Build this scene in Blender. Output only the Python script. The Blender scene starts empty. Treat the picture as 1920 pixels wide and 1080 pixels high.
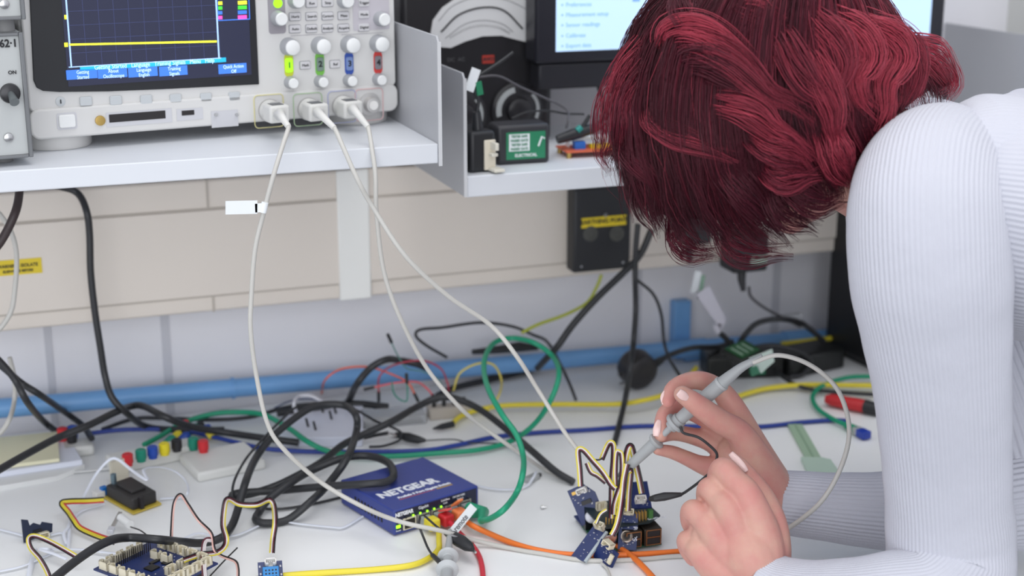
import bpy, bmesh, math, random
from mathutils import Vector, Matrix, noise
from math import pi, sin, cos, radians as R
random.seed(11)
S = bpy.context.scene
COL = S.collection

# ---------------------------------------------------------------- camera
CZ, PITCH, YAW, FPX = 1.37, R(15.6), R(20), 2800.0
cam_d = bpy.data.cameras.new('camera'); cam = bpy.data.objects.new('camera', cam_d); COL.objects.link(cam)
cam.location = (0, 0, CZ)
cam.rotation_euler = (pi/2 - PITCH, 0, -YAW)
cam_d.sensor_width = 36; cam_d.lens = 36*FPX/1920
cam_d.clip_start = .05; cam_d.clip_end = 50
cam_d.dof.use_dof = True; cam_d.dof.focus_distance = 1.31; cam_d.dof.aperture_fstop = 4.5
S.camera = cam

# ---------------------------------------------------------------- light
world = bpy.data.worlds.new('world'); S.world = world; world.use_nodes = True
world.node_tree.nodes['Background'].inputs[0].default_value = (.90, .93, 1, 1)
world.node_tree.nodes['Background'].inputs[1].default_value = .85
def area(name, loc, target, sx, sy, power, col=(1, 1, 1)):
    l = bpy.data.lights.new(name, 'AREA'); l.shape = 'RECTANGLE'; l.size = sx; l.size_y = sy; l.energy = power; l.color = col
    o = bpy.data.objects.new(name, l); COL.objects.link(o); o.location = loc
    o.rotation_euler = (Vector(target) - Vector(loc)).to_track_quat('-Z', 'Y').to_euler(); return o
area('ceiling_tube_light', (.3, 1.1, 2.75), (.5, 1.3, .8), 1.8, 1.0, 10, (1, .98, .95))
area('room_tube_light', (-.6, -1.3, 2.5), (.5, 1.5, .9), 2.6, 1.4, 9, (.97, .98, 1))
area('low_front_fill', (-.9, -2.2, 1.25), (.6, 1.7, .95), 3.2, 1.7, 34, (.95, .97, 1))  # added low front fill, lifts the wall under the shelves
S.view_settings.view_transform = 'Standard'; S.view_settings.look = 'None'
S.view_settings.exposure = 0.24; S.view_settings.gamma = 1
S.view_settings.use_curve_mapping = False

# ---------------------------------------------------------------- measuring helpers
FW = Vector((sin(YAW)*cos(PITCH), cos(YAW)*cos(PITCH), -sin(PITCH)))
RT = Vector((cos(YAW), -sin(YAW), 0)); UP = RT.cross(FW)
C0 = Vector((0, 0, CZ)); DESK = .75
def ray(x, y): return FW + RT*((x-960)/FPX) + UP*((540-y)/FPX)
def onz(x, y, z): r = ray(x, y); return C0 + r*((z-CZ)/r.z)
def H(x, y, h=0): return onz(x, y, DESK+h)
def Y(x, y, yy): r = ray(x, y); return C0 + r*(yy/r.y)
def X(x, y, xx): r = ray(x, y); return C0 + r*(xx/r.x)
def A(x, y, d): return C0 + ray(x, y)*d
def P(spec):
    """'h.01 600 905 700 900 ; y1.3 5 5 ; d1.2 7 7' -> world points at height over desk / wall distance / depth"""
    out = []
    for seg in spec.split(';'):
        t = seg.split(); m, k = t[0][0], float(t[0][1:]); v = list(map(float, t[1:]))
        f = {'h': H, 'y': Y, 'd': A}[m]
        for i in range(0, len(v), 2): out.append(f(v[i], v[i+1], k))
    return out
def spl(pts, k=6):
    pts = [Vector(p) for p in pts]
    if len(pts) < 3: return pts
    q = [pts[0]*2-pts[1]] + pts + [pts[-1]*2-pts[-2]]
    out = []
    for i in range(1, len(q)-2):
        a, b, c, d = q[i-1:i+3]
        for j in range(k):
            t = j/k
            out.append(.5*((2*b)+(c-a)*t+(2*a-5*b+4*c-d)*t*t+(3*b-a-3*c+d)*t**3))
    out.append(q[-2]); return out

# ---------------------------------------------------------------- materials
def lin(c):
    r = []
    for v in c:
        v /= 255; r.append(v/12.92 if v <= .04045 else ((v+.055)/1.055)**2.4)
    return (*r, 1)
MATS = {}
def M(name, rgb, rough=.5, metal=0, bump=0, bscale=300, var=0, vscale=8, spec=.5, emit=0, alpha=1, sss=0, coat=0, trans=0):
    if name in MATS: return MATS[name]
    m = bpy.data.materials.new(name); m.use_nodes = True; nt = m.node_tree; b = nt.nodes['Principled BSDF']
    b.inputs['Base Color'].default_value = lin(rgb); b.inputs['Roughness'].default_value = rough
    b.inputs['Metallic'].default_value = metal; b.inputs['Specular IOR Level'].default_value = spec
    b.inputs['Alpha'].default_value = alpha; b.inputs['Coat Weight'].default_value = coat
    b.inputs['Transmission Weight'].default_value = trans
    if sss:
        b.inputs['Subsurface Weight'].default_value = sss; b.inputs['Subsurface Radius'].default_value = (.012, .004, .002)
        b.inputs['Subsurface Scale'].default_value = 1
    if emit:
        b.inputs['Emission Color'].default_value = lin(rgb); b.inputs['Emission Strength'].default_value = emit
    tc = nt.nodes.new('ShaderNodeTexCoord')
    if var:
        n = nt.nodes.new('ShaderNodeTexNoise'); n.inputs['Scale'].default_value = vscale; n.inputs['Detail'].default_value = 5
        r = nt.nodes.new('ShaderNodeMapRange'); r.inputs[1].default_value = .3; r.inputs[2].default_value = .7
        r.inputs[3].default_value = 1-var; r.inputs[4].default_value = 1+var
        mx = nt.nodes.new('ShaderNodeVectorMath'); mx.operation = 'SCALE'; mx.inputs[0].default_value = lin(rgb)[:3]
        nt.links.new(tc.outputs['Object'], n.inputs['Vector']); nt.links.new(n.outputs['Fac'], r.inputs[0])
        nt.links.new(r.outputs[0], mx.inputs['Scale']); nt.links.new(mx.outputs[0], b.inputs['Base Color'])
    if bump:
        n = nt.nodes.new('ShaderNodeTexNoise'); n.inputs['Scale'].default_value = bscale; n.inputs['Detail'].default_value = 4
        bp = nt.nodes.new('ShaderNodeBump'); bp.inputs['Strength'].default_value = bump; bp.inputs['Distance'].default_value = .002
        nt.links.new(tc.outputs['Object'], n.inputs['Vector']); nt.links.new(n.outputs['Fac'], bp.inputs['Height'])
        nt.links.new(bp.outputs[0], b.inputs['Normal'])
    MATS[name] = m; return m
black = M('black_plastic', (38, 39, 42), .45, bump=.05)
blackrub = M('black_cable_rubber', (42, 43, 46), .42, var=.1)
dark = M('dark_bezel', (30, 31, 35), .3)
white = M('white_plastic', (228, 229, 228), .45, var=.02)
offw = M('scope_plastic', (208, 207, 205), .5, var=.015)
offw2 = M('scope_plastic_grey', (196, 196, 200), .5)
btn = M('button_grey', (190, 194, 196), .5)
deskm = M('desk_laminate', (243, 244, 244), .42, bump=.02, var=.03, vscale=5)
wallm = M('wall_paint', (226, 225, 229), .8, bump=.05, bscale=150, var=.02)
shelfm = M('shelf_laminate', (218, 221, 226), .45, var=.01)
panelm = M('grey_painted_steel', (176, 177, 181), .45, var=.03)
trunkm = M('cream_trunking', (224, 215, 205), .4, var=.015)
bluem = M('blue_pipe_paint', (112, 162, 214), .35, var=.06, vscale=14)
cream = M('cream_connector', (222, 214, 190), .5)
pcb = M('navy_circuit_board', (26, 44, 96), .35, var=.12, vscale=120)
pcbk = M('black_circuit_board', (24, 27, 34), .4)
pcbg = M('green_circuit_board', (28, 84, 60), .4, var=.1, vscale=100)
steel = M('bright_steel', (200, 200, 200), .25, 1)
gold = M('brass', (190, 160, 95), .35, 1)
chip = M('chip_black', (24, 24, 27), .4)
probec = M('probe_cable_grey', (196, 194, 188), .45)
probeg = M('probe_grey', (166, 169, 170), .45)
wy = M('yellow_wire', (222, 206, 60), .4); wr = M('red_wire', (190, 40, 50), .4)
wb = M('black_wire', (28, 24, 28), .4); ww = M('white_wire', (232, 225, 225), .4); wm = M('maroon_wire', (96, 32, 48), .4)
flatw = M('white_flat_cable', (226, 230, 240), .45)
redm = M('red_plastic', (200, 42, 48), .4); greenm = M('green_jacket', (22, 146, 108), .42); bluej = M('blue_jacket', (38, 62, 146), .42)
yelj = M('yellow_jacket', (232, 214, 62), .42); orj = M('orange_jacket', (238, 122, 44), .42); redj = M('red_jacket', (206, 48, 66), .42)
inkm = M('black_ink', (30, 30, 34), .6); inkw = M('white_ink', (235, 238, 245), .6)
labw = M('white_label', (236, 240, 242), .55); laby = M('yellow_label', (226, 200, 40), .5); labg = M('green_label', (40, 130, 92), .5)

# ---------------------------------------------------------------- mesh helpers
class MB:
    def __init__(s): s.v = []; s.f = []; s.mi = []; s.m = 0
    def face(s, idx): s.f.append(idx); s.mi.append(s.m)
    def box(s, a, b, M4=None):
        (x0, y0, z0), (x1, y1, z1) = a, b; n = len(s.v)
        vs = [Vector(p) for p in ((x0,y0,z0),(x1,y0,z0),(x1,y1,z0),(x0,y1,z0),(x0,y0,z1),(x1,y0,z1),(x1,y1,z1),(x0,y1,z1))]
        if M4: vs = [M4 @ p for p in vs]
        s.v += vs
        for q in ((0,3,2,1),(4,5,6,7),(0,1,5,4),(1,2,6,5),(2,3,7,6),(3,0,4,7)): s.face([n+i for i in q])
        return s
    def prism(s, poly, d, e=(0, 0, 0)):
        """poly: closed list of 3D points, extruded by vector d"""
        n = len(s.v); k = len(poly); d = Vector(d)
        s.v += [Vector(p) for p in poly] + [Vector(p)+d for p in poly]
        s.face(list(range(n, n+k))[::-1]); s.face(list(range(n+k, n+2*k)))
        for i in range(k): j = (i+1) % k; s.face([n+i, n+j, n+k+j, n+k+i])
        return s
    def tube(s, pts, r, n=10, cap=True, flat=1, nrm=None, ribs=0, ramp=0, closed=False):
        pts = [Vector(p) for p in pts]; k = len(pts)
        rr = r if isinstance(r, (list, tuple)) else [r]*k
        T = [(pts[min(i+1, k-1)]-pts[max(i-1, 0)]).normalized() for i in range(k)]
        if nrm is not None: u = Vector(nrm)
        else: u = Vector((0, 0, 1)) if abs(T[0].z) < .9 else Vector((1, 0, 0))
        base = len(s.v)
        for i in range(k):
            if nrm is not None: u = Vector(nrm)
            u = (u - T[i]*u.dot(T[i]))
            if u.length < 1e-6: u = T[i].orthogonal()
            u.normalize(); w = T[i].cross(u)
            for j in range(n):
                a = 2*pi*j/n; q = rr[i]*(1+(ramp*cos(ribs*a) if ribs else 0))
                s.v.append(pts[i] + w*(cos(a)*q) + u*(sin(a)*q*flat))
        for i in range(k-1):
            for j in range(n):
                a = base+i*n+j; b = base+i*n+(j+1) % n
                s.face([a, b, b+n, a+n])
        if cap: s.face([base+j for j in range(n)][::-1]); s.face([base+(k-1)*n+j for j in range(n)])
        return s
    def cyl(s, a, b, r, n=24, r2=None): return s.tube([a, b], [r, r if r2 is None else r2], n)
    def lathe(s, a, ax, prof, n=28):
        """prof = [(t along axis, radius)]"""
        a = Vector(a); ax = Vector(ax).normalized(); u = ax.orthogonal().normalized(); w = ax.cross(u); base = len(s.v)
        for t, r in prof:
            for j in range(n): g = 2*pi*j/n; s.v.append(a+ax*t+(u*cos(g)+w*sin(g))*max(r, 1e-5))
        for i in range(len(prof)-1):
            for j in range(n): p = base+i*n+j; q = base+i*n+(j+1) % n; s.face([p, q, q+n, p+n])
        s.face([base+j for j in range(n)][::-1]); s.face([base+(len(prof)-1)*n+j for j in range(n)])
        return s
    def ball(s, c, r, M4=None, n=16, m=10):
        base = len(s.v); c = Vector(c); r = Vector(r) if hasattr(r, '__len__') else Vector((r, r, r))
        for i in range(m+1):
            th = pi*i/m
            for j in range(n):
                g = 2*pi*j/n; p = Vector((r.x*sin(th)*cos(g), r.y*sin(th)*sin(g), r.z*cos(th)))
                s.v.append(c + ((M4 @ p) if M4 else p))
        for i in range(m):
            for j in range(n): p = base+i*n+j; q = base+i*n+(j+1) % n; s.face([p, p+n, q+n, q])
        return s
    def build(s, name, mat, parent=None, bevel=0, smooth=None, origin=False, seg=2):
        me = bpy.data.meshes.new(name); v = s.v; off = Vector()
        if origin:
            off = Vector((sum(p.x for p in v), sum(p.y for p in v), 0))/len(v); off.z = min(p.z for p in v)
            v = [p-off for p in v]
        me.from_pydata([tuple(p) for p in v], [], s.f)
        for m in (mat if isinstance(mat, (list, tuple)) else [mat]): me.materials.append(m)
        me.polygons.foreach_set('material_index', s.mi)
        bm = bmesh.new(); bm.from_mesh(me); bmesh.ops.recalc_face_normals(bm, faces=bm.faces)
        bm.to_mesh(me); bm.free()
        me.polygons.foreach_set('use_smooth', [True]*len(me.polygons))
        me.set_sharp_from_angle(angle=R(38)) if smooth is None else None
        o = bpy.data.objects.new(name, me); COL.objects.link(o); o.location = off
        if parent: o.parent = parent
        if bevel:
            b = o.modifiers.new('bevel', 'BEVEL'); b.width = bevel; b.segments = seg; b.limit_method = 'ANGLE'; b.angle_limit = R(40)
            b.harden_normals = False
        return o
def tag(o, label=None, cat=None, group=None, kind=None):
    if label: o['label'] = label
    if cat: o['category'] = cat
    if group: o['group'] = group
    if kind: o['kind'] = kind
    return o
def thing(name, label, cat, loc=(0, 0, 0), rotz=0, group=None, mat4=None):
    o = bpy.data.objects.new(name, None); COL.objects.link(o); o.empty_display_size = .02
    if mat4 is not None: o.matrix_world = mat4
    else: o.location = loc; o.rotation_euler = (0, 0, rotz)
    MW[o.name] = mat4.copy() if mat4 is not None else Matrix.Translation(Vector(loc)) @ Matrix.Rotation(rotz, 4, 'Z')
    return tag(o, label, cat, group)
MW = {}
def loc(root, p): return MW[root.name].inverted() @ Vector(p)
def lp(root, x, y, ax=1, val=0.0):
    """pixel -> root-local point on the local plane  axis=val"""
    Mi = MW[root.name].inverted(); o = Mi @ C0; d = Mi.to_3x3() @ ray(x, y)
    return o + d*((val-o[ax])/d[ax])
def frame(o, xdir, ydir=None, zdir=None):
    """matrix with origin o, local X along xdir, local Y near ydir"""
    x = Vector(xdir).normalized()
    if ydir is not None: z = x.cross(Vector(ydir)).normalized()
    else: z = (Vector(zdir)-x*x.dot(Vector(zdir))).normalized()
    y = z.cross(x); m = Matrix((x, y, z)).transposed().to_4x4(); m.translation = Vector(o); return m
def text(body, size, mat, parent, M4, name='lettering', thick=0, align='CENTER', ext=.0002, label=None, sx=1):
    c = bpy.data.curves.new('t', 'FONT'); c.body = body; c.size = size; c.extrude = ext; c.offset = thick; c.align_x = align; c.align_y = 'CENTER'
    c.resolution_u = 3
    t = bpy.data.objects.new('t', c); COL.objects.link(t)
    me = bpy.data.meshes.new_from_object(t.evaluated_get(bpy.context.evaluated_depsgraph_get()))
    bpy.data.objects.remove(t); bpy.data.curves.remove(c)
    for v in me.vertices: v.co = M4 @ Vector((v.co.x*sx, v.co.y, v.co.z))
    me.materials.clear(); me.materials.append(mat)
    o = bpy.data.objects.new(name, me); COL.objects.link(o); o.parent = parent
    if label: o['label'] = label
    return o
def front(x, z, y=-.0004): return frame((x, y, z), (1, 0, 0), (0, 0, 1))   # writing on a face that looks to -Y
def cable(name, label, pts, r, mat, cat='cable', group=None, k=7, n=10, flat=1, nrm=None, parent=None):
    w = spl(P(pts) if isinstance(pts, str) else pts, k)
    for p in w:
        if p.z < DESK+r*.98 and p.y < 1.7: p.z = DESK+r*.98
    o = MB().tube(w, r, n, flat=flat, nrm=nrm).build(name, mat, parent, origin=parent is None)
    if parent is None: tag(o, label, cat, group)
    return o
def rrect(x0, z0, x1, z1, r, y, n=5):
    out = []
    for cx, cz, a0 in ((x1-r, z1-r, 0), (x0+r, z1-r, 90), (x0+r, z0+r, 180), (x1-r, z0+r, 270)):
        for i in range(n+1): a = R(a0+90*i/n); out.append(Vector((cx+r*cos(a), y, cz+r*sin(a))))
    return out
def arc(c, r, a0, a1, y=0, n=20): return [Vector((c[0]+r*cos(R(a0+(a1-a0)*i/n)), y, c[1]+r*sin(R(a0+(a1-a0)*i/n)))) for i in range(n+1)]

# ================================================================ SETTING
def struct(name, mb, mat, **k): o = mb.build(name, mat, origin=True, **k); o['kind'] = 'structure'; return o
WY = 1.70
struct('floor', MB().box((-3, -3, -.05), (4, WY, 0)), M('floor_vinyl', (120, 122, 126), .5, var=.05))
wb_ = MB().box((-3, WY, 0), (4, WY+.1, 2.8))
struct('wall_back', wb_, wallm)
g = MB()
for xp, w in ((90, .008), (311, .010), (1195, .008), (1450, .012)):
    a = Y(xp, 640, WY); g.box((a.x-w/2, WY-.0012, .75), (a.x+w/2, WY+.002, 1.0))
struct('trim_1', g, M('joint_strip', (196, 196, 202), .6))
struct('wall_right', MB().box((2.4, -3, 0), (2.5, WY, 2.8)), wallm)
c = MB(); a = Y(1888, 40, WY)
c.box((a.x, WY-.06, 1.05), (a.x+.9, WY+.001, 2.8))
struct('trim_2', c, M('pillar_paint', (206, 207, 204), .7))

# workbench
w = thing('workbench', 'long pale grey laboratory workbench carrying all the wiring', 'workbench', (.8, 1.2, 0))
MB().box((-2.6, -.225, .718), (1.4, .4985, .75)).build('worktop', deskm, w, bevel=.002)
MB().box((-2.6, -.2262, .717), (1.4, -.2245, .7505)).build('edge_strip', M('edge_grey', (150, 150, 152), .5), w)
MB().box((-2.55, .3, 0), (1.35, .32, .718)).build('back_panel', panelm, w)
for sx in (-2.5, -.6, 1.3):
    for sy in (-.18, .42): MB().box((sx-.025, sy-.025, 0), (sx+.025, sy+.025, .718)).build('leg', panelm, w, bevel=.002)

# trunking on the wall
TY = 1.645
tz0, tz1 = .888, 1.04
t = thing('cable_trunking', 'long cream plastic dado trunking running along the wall under the shelves', 'trunking', (0, TY, tz0))
def trunk_body():
    m = MB(); m.box((-1, 0, 0), (2.2, .054, .152)); return m
trunk_body().build('casing', trunkm, t, bevel=.003)
gz0 = Y(395, 555, TY).z-tz0; gz1 = Y(395, 391, TY).z-tz0; gx = Y(395, 480, TY).x; g2 = Y(662, 430, TY).x
MB().box((-1, -.0035, gz0+.0012), (2.2, .002, gz1-.0012)).build('cover', trunkm, t, bevel=.001)
for z in (gz0, gz1): MB().box((-1, -.0008, z-.0012), (2.2, .001, z+.0012)).build('groove', M('groove_line', (188, 180, 170), .7), t)
for z0, z1 in ((0, gz0-.001), (gz1+.001, .152)):
    MB().box((gx-.0012, -.0012, z0), (gx+.0012, .001, z1)).build('cover_joint', MATS['groove_line'], t)
MB().box((g2-.019, -.0055, -.001), (g2+.019, -.0002, .153)).build('glare_strip', M('pale_glare', (240, 240, 236), .3), t, bevel=.002)  # glare streak on the trunking, made as a paler strip

# yellow warning sticker on trunking
p0 = Y(-30, 517, TY-.0037); p1 = Y(80, 514, TY-.0037); ph = Y(80, 487, TY-.0037)
t = thing('yellow_sticker', 'yellow warning sticker with black print on the cream trunking, left edge', 'sticker', (p0.x, TY-.0042, p0.z-.002))
MB().box((0, 0, 0), (p1.x-p0.x, .0006, ph.z-p1.z+.001)).build('backing', laby, t)
for i, (q, s) in enumerate((('WARNING ISOLATE', .0052), ('ELSEWHERE BEFORE', .0038))):
    text(q, s, inkm, t, front(.5*(p1.x-p0.x)+.005, .0100-i*.0058), thick=.0001, sx=.9)

# blue pipe
pts = [Y(-200, 792, 1.665), Y(400, 731, 1.665), Y(1300, 653, 1.665), Y(1560, 632, 1.665)]
pts[0] = pts[1]+(pts[1]-pts[2]).normalized()*.7
pts.append(pts[-1]+Vector((.8, 0, 0)))
for p in pts: p.z = max(p.z, DESK+.0125)
t = thing('blue_pipe', 'long sky blue painted pipe running along the back of the bench', 'pipe', (0, 1.665, DESK))
MB().tube([loc(t, p) for p in pts], .0112, 20).build('tube', bluem, t)
b = loc(t, Y(1276, 600, 1.69)); z0 = loc(t, Y(1276, 640, 1.69)).z; z1 = loc(t, Y(1276, 563, 1.69)).z
MB().box((b.x-.0115, .018, z0-.02), (b.x+.0115, .034, z1)).box((b.x-.004, .0, z0-.02), (b.x+.03, .03, z0-.008)).build('bracket', bluem, t, bevel=.001)
q = [loc(t, Y(x, y, 1.66)) for x, y in ((1225, 660), (1235, 659))]
for (xa, xb) in ((1290, 1345), (395, 401), (1500, 1545)):
    a = Y(xa, 0, 1.665).x; bq = Y(xb, 0, 1.665).x; zz = lambda x: loc(t, pts[1]+(pts[2]-pts[1])*((x-pts[1].x)/(pts[2].x-pts[1].x)))
    MB().tube([zz(a), zz(bq)], .0128, 20).build('collar', bluem, t)

# ---------------------------------------------------------------- shelves
S1Z, S1Y = 1.121, 1.34
def shelf(name, label, x0, x1, y0, z, th, panels, wire):
    t = thing(name, label, 'shelf', (x0, y0, z))
    MB().box((0, .0, -th), (x1-x0, WY-y0-.001, 0)).build('board', shelfm, t, bevel=.0012)
    for px_, up_, dn in panels:
        m = MB(); cut = .166 if 'lower' in label and px_ < 0 else WY-y0-.001
        m.prism([(px_, -.002, -dn), (px_, WY-y0-.001, -dn), (px_, WY-y0-.001, 0 if cut < .2 else up_), (px_, cut, 0 if cut < .2 else up_), (px_, cut, up_), (px_, .004, up_), (px_, -.002, up_-.006)] if cut < .2 else [(px_, -.002, -dn), (px_, cut, -dn), (px_, cut, up_), (px_, .004, up_), (px_, -.002, up_-.006)], (.0022, 0, 0))
        m.build('end_panel', panelm, t, bevel=.0006)
        MB().box((px_-.0006, -.0032, -dn), (px_+.0028, -.0018, up_-.005)).build('panel_edge', M('panel_edge_light', (205, 206, 208), .4), t)
    return t
L1 = Y(822, 272, S1Y)
shelf('equipment_shelf', 'white equipment shelf with grey end panel, under the oscilloscope', -.9, L1.x, S1Y, S1Z, Y(822,272,S1Y).z-Y(822,309,S1Y).z, [(L1.x+.9, Y(820, 68, S1Y).z-S1Z, .021)], 0)
S2Y = 1.43; L2 = Y(870, 331, S2Y); S2Z = L2.z
R2 = X(1765, 78, 1.20)
sh2 = shelf('equipment_shelf', 'lower white shelf carrying the monitor and power adapter, grey end panels', L2.x+.0025, 1.235, S2Y, S2Z, L2.z-Y(870, 371, S2Y).z, [(-.0028, Y(875, 137, S2Y).z-S2Z, .021), (1.235-L2.x-.0025, .106, .021)], 0)
# ================================================================ EQUIPMENT ON SHELVES
def knob(root, p, r, L, mat=None, capm=None, dirv=(0, -1, 0)):
    k = MB().lathe(p, dirv, [(0, r*1.02), (L*.15, r), (L*.8, r*.92), (L, r*.84)]).build('knob', mat or M('knob_grey', (168, 170, 174), .45), root)
    q = Vector(p)+Vector(dirv)*L
    MB().lathe(q, dirv, [(0, r*.84), (.0012, r*.80), (.0018, r*.7)]).build('knob_cap', capm or white, k)
    return k
# oscilloscope
a = onz(58, 263, 1.1335); b = onz(745, 207, 1.1335)
ang = math.atan2(b.y-a.y, b.x-a.x); W = (b-a).length
sc = thing('oscilloscope', 'white digital oscilloscope with dark screen, rows of knobs and three probes plugged in', 'oscilloscope', a, ang)
L = lambda x, y, v=0.0: lp(sc, x, y, 1, v)
zr = L(600, 172).z                                     # ridge height
MB().box((0, .004, .004), (W, .14, .212)).build('body', offw, sc, bevel=.008, seg=4)
MB().prism(rrect(.0, .0, W, zr+.003, .009, -.003), (0, .03, 0)).build('lower_fascia', offw, sc, bevel=.002, seg=3)
MB().prism(rrect(.001, zr, W-.001, .212, .006, -.0005), (0, .012, 0)).build('upper_fascia', offw, sc, bevel=.0015)
for x, w in ((L(122, 270).x, .032), (L(690, 240).x, .034)):
    MB().lathe((x, .035, .002), (0, 0, -1), [(0, w), (.012, w), (.0142, w*.97)], 36).build('foot', offw, sc)
bx0, bx1 = L(60, 80).x, L(481, 80).x; bz = L(270, 168).z
m = MB(); pl = [Vector((bx0+.004, -.0024, .206)), Vector((bx1, -.0024, .206)), Vector((bx1, -.0024, L(481, 158).z))]
pl += [Vector((L(x, y).x, -.0024, L(x, y).z)) for x, y in ((300, 167), (200, 171), (110, 172), (80, 170), (68, 164), (62, 150))]
m.prism(pl[::-1], (0, .004, 0)).build('bezel', dark, sc, bevel=.0006)
scr = MB(); sx0, sx1 = L(122, 100).x, L(468, 100).x; sz0 = L(200, 157).z
scr.box((sx0, -.0032, sz0), (sx1, -.002, .198))
scr = scr.build('screen', M('screen_navy', (33, 36, 58), .25, emit=.5), sc)
def em(n, c, e=1.0): return M(n, c, .4, emit=e, spec=.2)
ey, eb, ec, ebl, eg, ep, el, ew = em('glow_yellow', (240, 240, 60), .9), em('glow_frame', (150, 180, 235), .9), em('glow_cyan', (40, 160, 205), .8), em('glow_blue', (62, 110, 200), .8), em('glow_green', (70, 200, 60), .8), em('glow_pink', (235, 80, 170), .8), em('glow_grid', (58, 64, 98), .7), em('glow_white', (190, 215, 250), .8)
def sq(mat, name, x0, y0, x1, y1, dep=-.0036, root=sc, par=None, th=.0002, ax=1):
    xm = (x0+x1)/2; a = lp(root, x0, y0, 1, dep); b = lp(root, x1, y1, 1, dep); a.z = lp(root, xm, y0, 1, dep).z; b.z = lp(root, xm, y1, 1, dep).z
    return MB().box((min(a.x, b.x), dep, min(a.z, b.z)), (max(a.x, b.x), dep+th, max(a.z, b.z))).build(name, mat, par or root)
gm = MB()
for i in range(11):
    x = L(128, 60).x+(L(405, 60).x-L(128, 60).x)*i/10; gm.box((x-.0002, -.0034, L(250, 118).z), (x+.0002, -.0032, .198))
for i in range(9):
    z = L(250, 118).z+i*.0125; gm.box((L(128, 60).x, -.0034, z-.0002), (L(405, 60).x, -.0032, z+.0002))
gm.build('graticule', el, scr)
zt = L(128, 83).z; za = L(404, 77).z
MB().prism([Vector((L(128, 83).x, -.0038, zt-.0009)), Vector((L(404, 77).x, -.0038, za-.0009)), Vector((L(404, 77).x, -.0038, za+.0009)), Vector((L(128, 83).x, -.0038, zt+.0009))], (0, .0002, 0)).build('trace', ey, scr)
fm = MB()
for x in (L(127, 60).x, L(406, 60).x): fm.box((x-.0007, -.0037, L(250, 119).z), (x+.0007, -.0034, .198))
fm.box((L(122, 60).x, -.0037, L(200, 121).z-.0004), (L(410, 60).x, -.0034, L(200, 121).z+.0005)); fm.build('screen_frame', eb, scr)
sq(ec, 'message_bar', 150, 124.5, 424, 116, par=scr)
za = L(287, 120.2, -.0038).z
text('Getting Started   Language   Training Signals   Menu   Help', .0058, ew, scr, front(L(288, 100).x, za, -.0041), sx=.83)
for x0, x1, ln in ((125, 182, ('Getting', 'Started')), (184, 238, ('About', 'Oscilloscope')), (241, 295, ('Language', 'English')), (299, 351, ('Training', 'Signals')), (410, 462, ('Quick Action', 'Off'))):
    yb_ = 154-.038*(x0+x1)/2; k_ = sq(ebl, 'soft_key', x0, yb_, x1, yb_-18, par=scr)
    cx = (L(x0, 140).x+L(x1, 140).x)/2; cz = L((x0+x1)/2, yb_-9).z
    for j, q in enumerate(ln): text(q, .0047, ew, k_, front(cx, cz+.0023-.0046*j, -.0040), sx=.8)
for i, (mt, y0) in enumerate(((ey, 3), (eg, 12), (ebl, 21), (ep, 30))):
    c_ = MB(); a1 = L(409, y0, -.0036); a2 = L(417, y0+6, -.0036); a3 = L(446, y0-1, -.0036); a4 = L(463, y0+5, -.0036)
    c_.box((a1.x, -.0036, a2.z), (a2.x, -.0033, a1.z)).box((a3.x, -.0036, a4.z), (a4.x, -.0033, a3.z)).build('channel_readout', mt, scr)
fr = MB(); a1 = L(407, 38); a2 = L(466, 34)
fr.box((a1.x, -.0036, a1.z-.0004), (a2.x, -.0033, a1.z+.0005)).box((a2.x-.0004, -.0036, a1.z), (a2.x+.0004, -.0033, .198)).box((a1.x-.0003, -.0036, a1.z), (a1.x+.0003, -.0033, .198)).build('readout_frame', ebl, scr)
for y_ in (32, 84): sq(ey, 'channel_marker', 121, y_+4, 127, y_-4, par=scr)
for i, (x, y) in enumerate(((160, 189), (216, 187.5), (273, 186), (328, 184), (385, 182), (438, 180))):
    p = L(x, y); MB().prism(rrect(p.x-.0055, p.z-.0042, p.x+.0055, p.z+.0042, .0015, -.003), (0, .003, 0)).build('softkey_button', btn, sc, bevel=.0005)
p = L(124, 226); MB().prism(rrect(p.x-.0075, p.z-.006, p.x+.0075, p.z+.006, .002, -.0055), (0, .003, 0)).build('power_button', white, sc, bevel=.0008)
MB().prism(rrect(p.x-.0092, p.z-.0078, p.x+.0092, p.z+.0078, .0025, -.0034), (0, .001, 0)).build('power_surround', offw2, sc)
p = L(113, 190); MB().lathe(p, (0, -1, 0), [(0, .0045), (.0012, .0045), (.0016, .0035)]).build('demo_screw', btn, sc)
text('i', .005, inkm, sc, front(p.x, p.z, -.0022), thick=.0003)
p = L(186, 225); MB().lathe(p, (0, -1, 0), [(.002, .0048), (.005, .0046), (.0052, .003)]).build('ground_terminal', gold, sc)
blk = M('slot_black', (32, 28, 30), .6)
sq(offw2, 'slot_recess', 200, 234, 322, 207, -.0034); sq(blk, 'card_slot', 205, 226, 310, 211, -.0038)
sq(offw2, 'usb_recess', 332, 225, 380, 203, -.0034); sq(blk, 'usb_port', 341, 216, 364, 207, -.0038)
for x in (402, 441):
    p = L(x, 214); MB().cyl(p, p+Vector((0, -.006, 0)), .0016, 12).build('probe_test_loop', steel, sc)
sq(offw2, 'terminal_recess', 397, 238, 446, 207, -.0034)
for x, y in ((545, 88), (603, 86), (658, 84), (712, 82)): knob(sc, L(x-5, y-1, 0), .0088, .013)
for x, y in ((547, 153), (603, 151), (657, 149), (712, 147)): knob(sc, L(x-4, y+1, 0), .0062, .011)
ch = (('1', 541, 122, em('lit_green_key', (150, 240, 40), .85), (200, 205, 60)), ('2', 599, 120, M('key_2', (120, 140, 128), .5), (120, 190, 80)), ('3', 654, 119, M('key_3', (118, 140, 190), .5), (52, 84, 170)), ('4', 708, 117, M('key_4', (128, 124, 130), .5), (206, 66, 62)))
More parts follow.
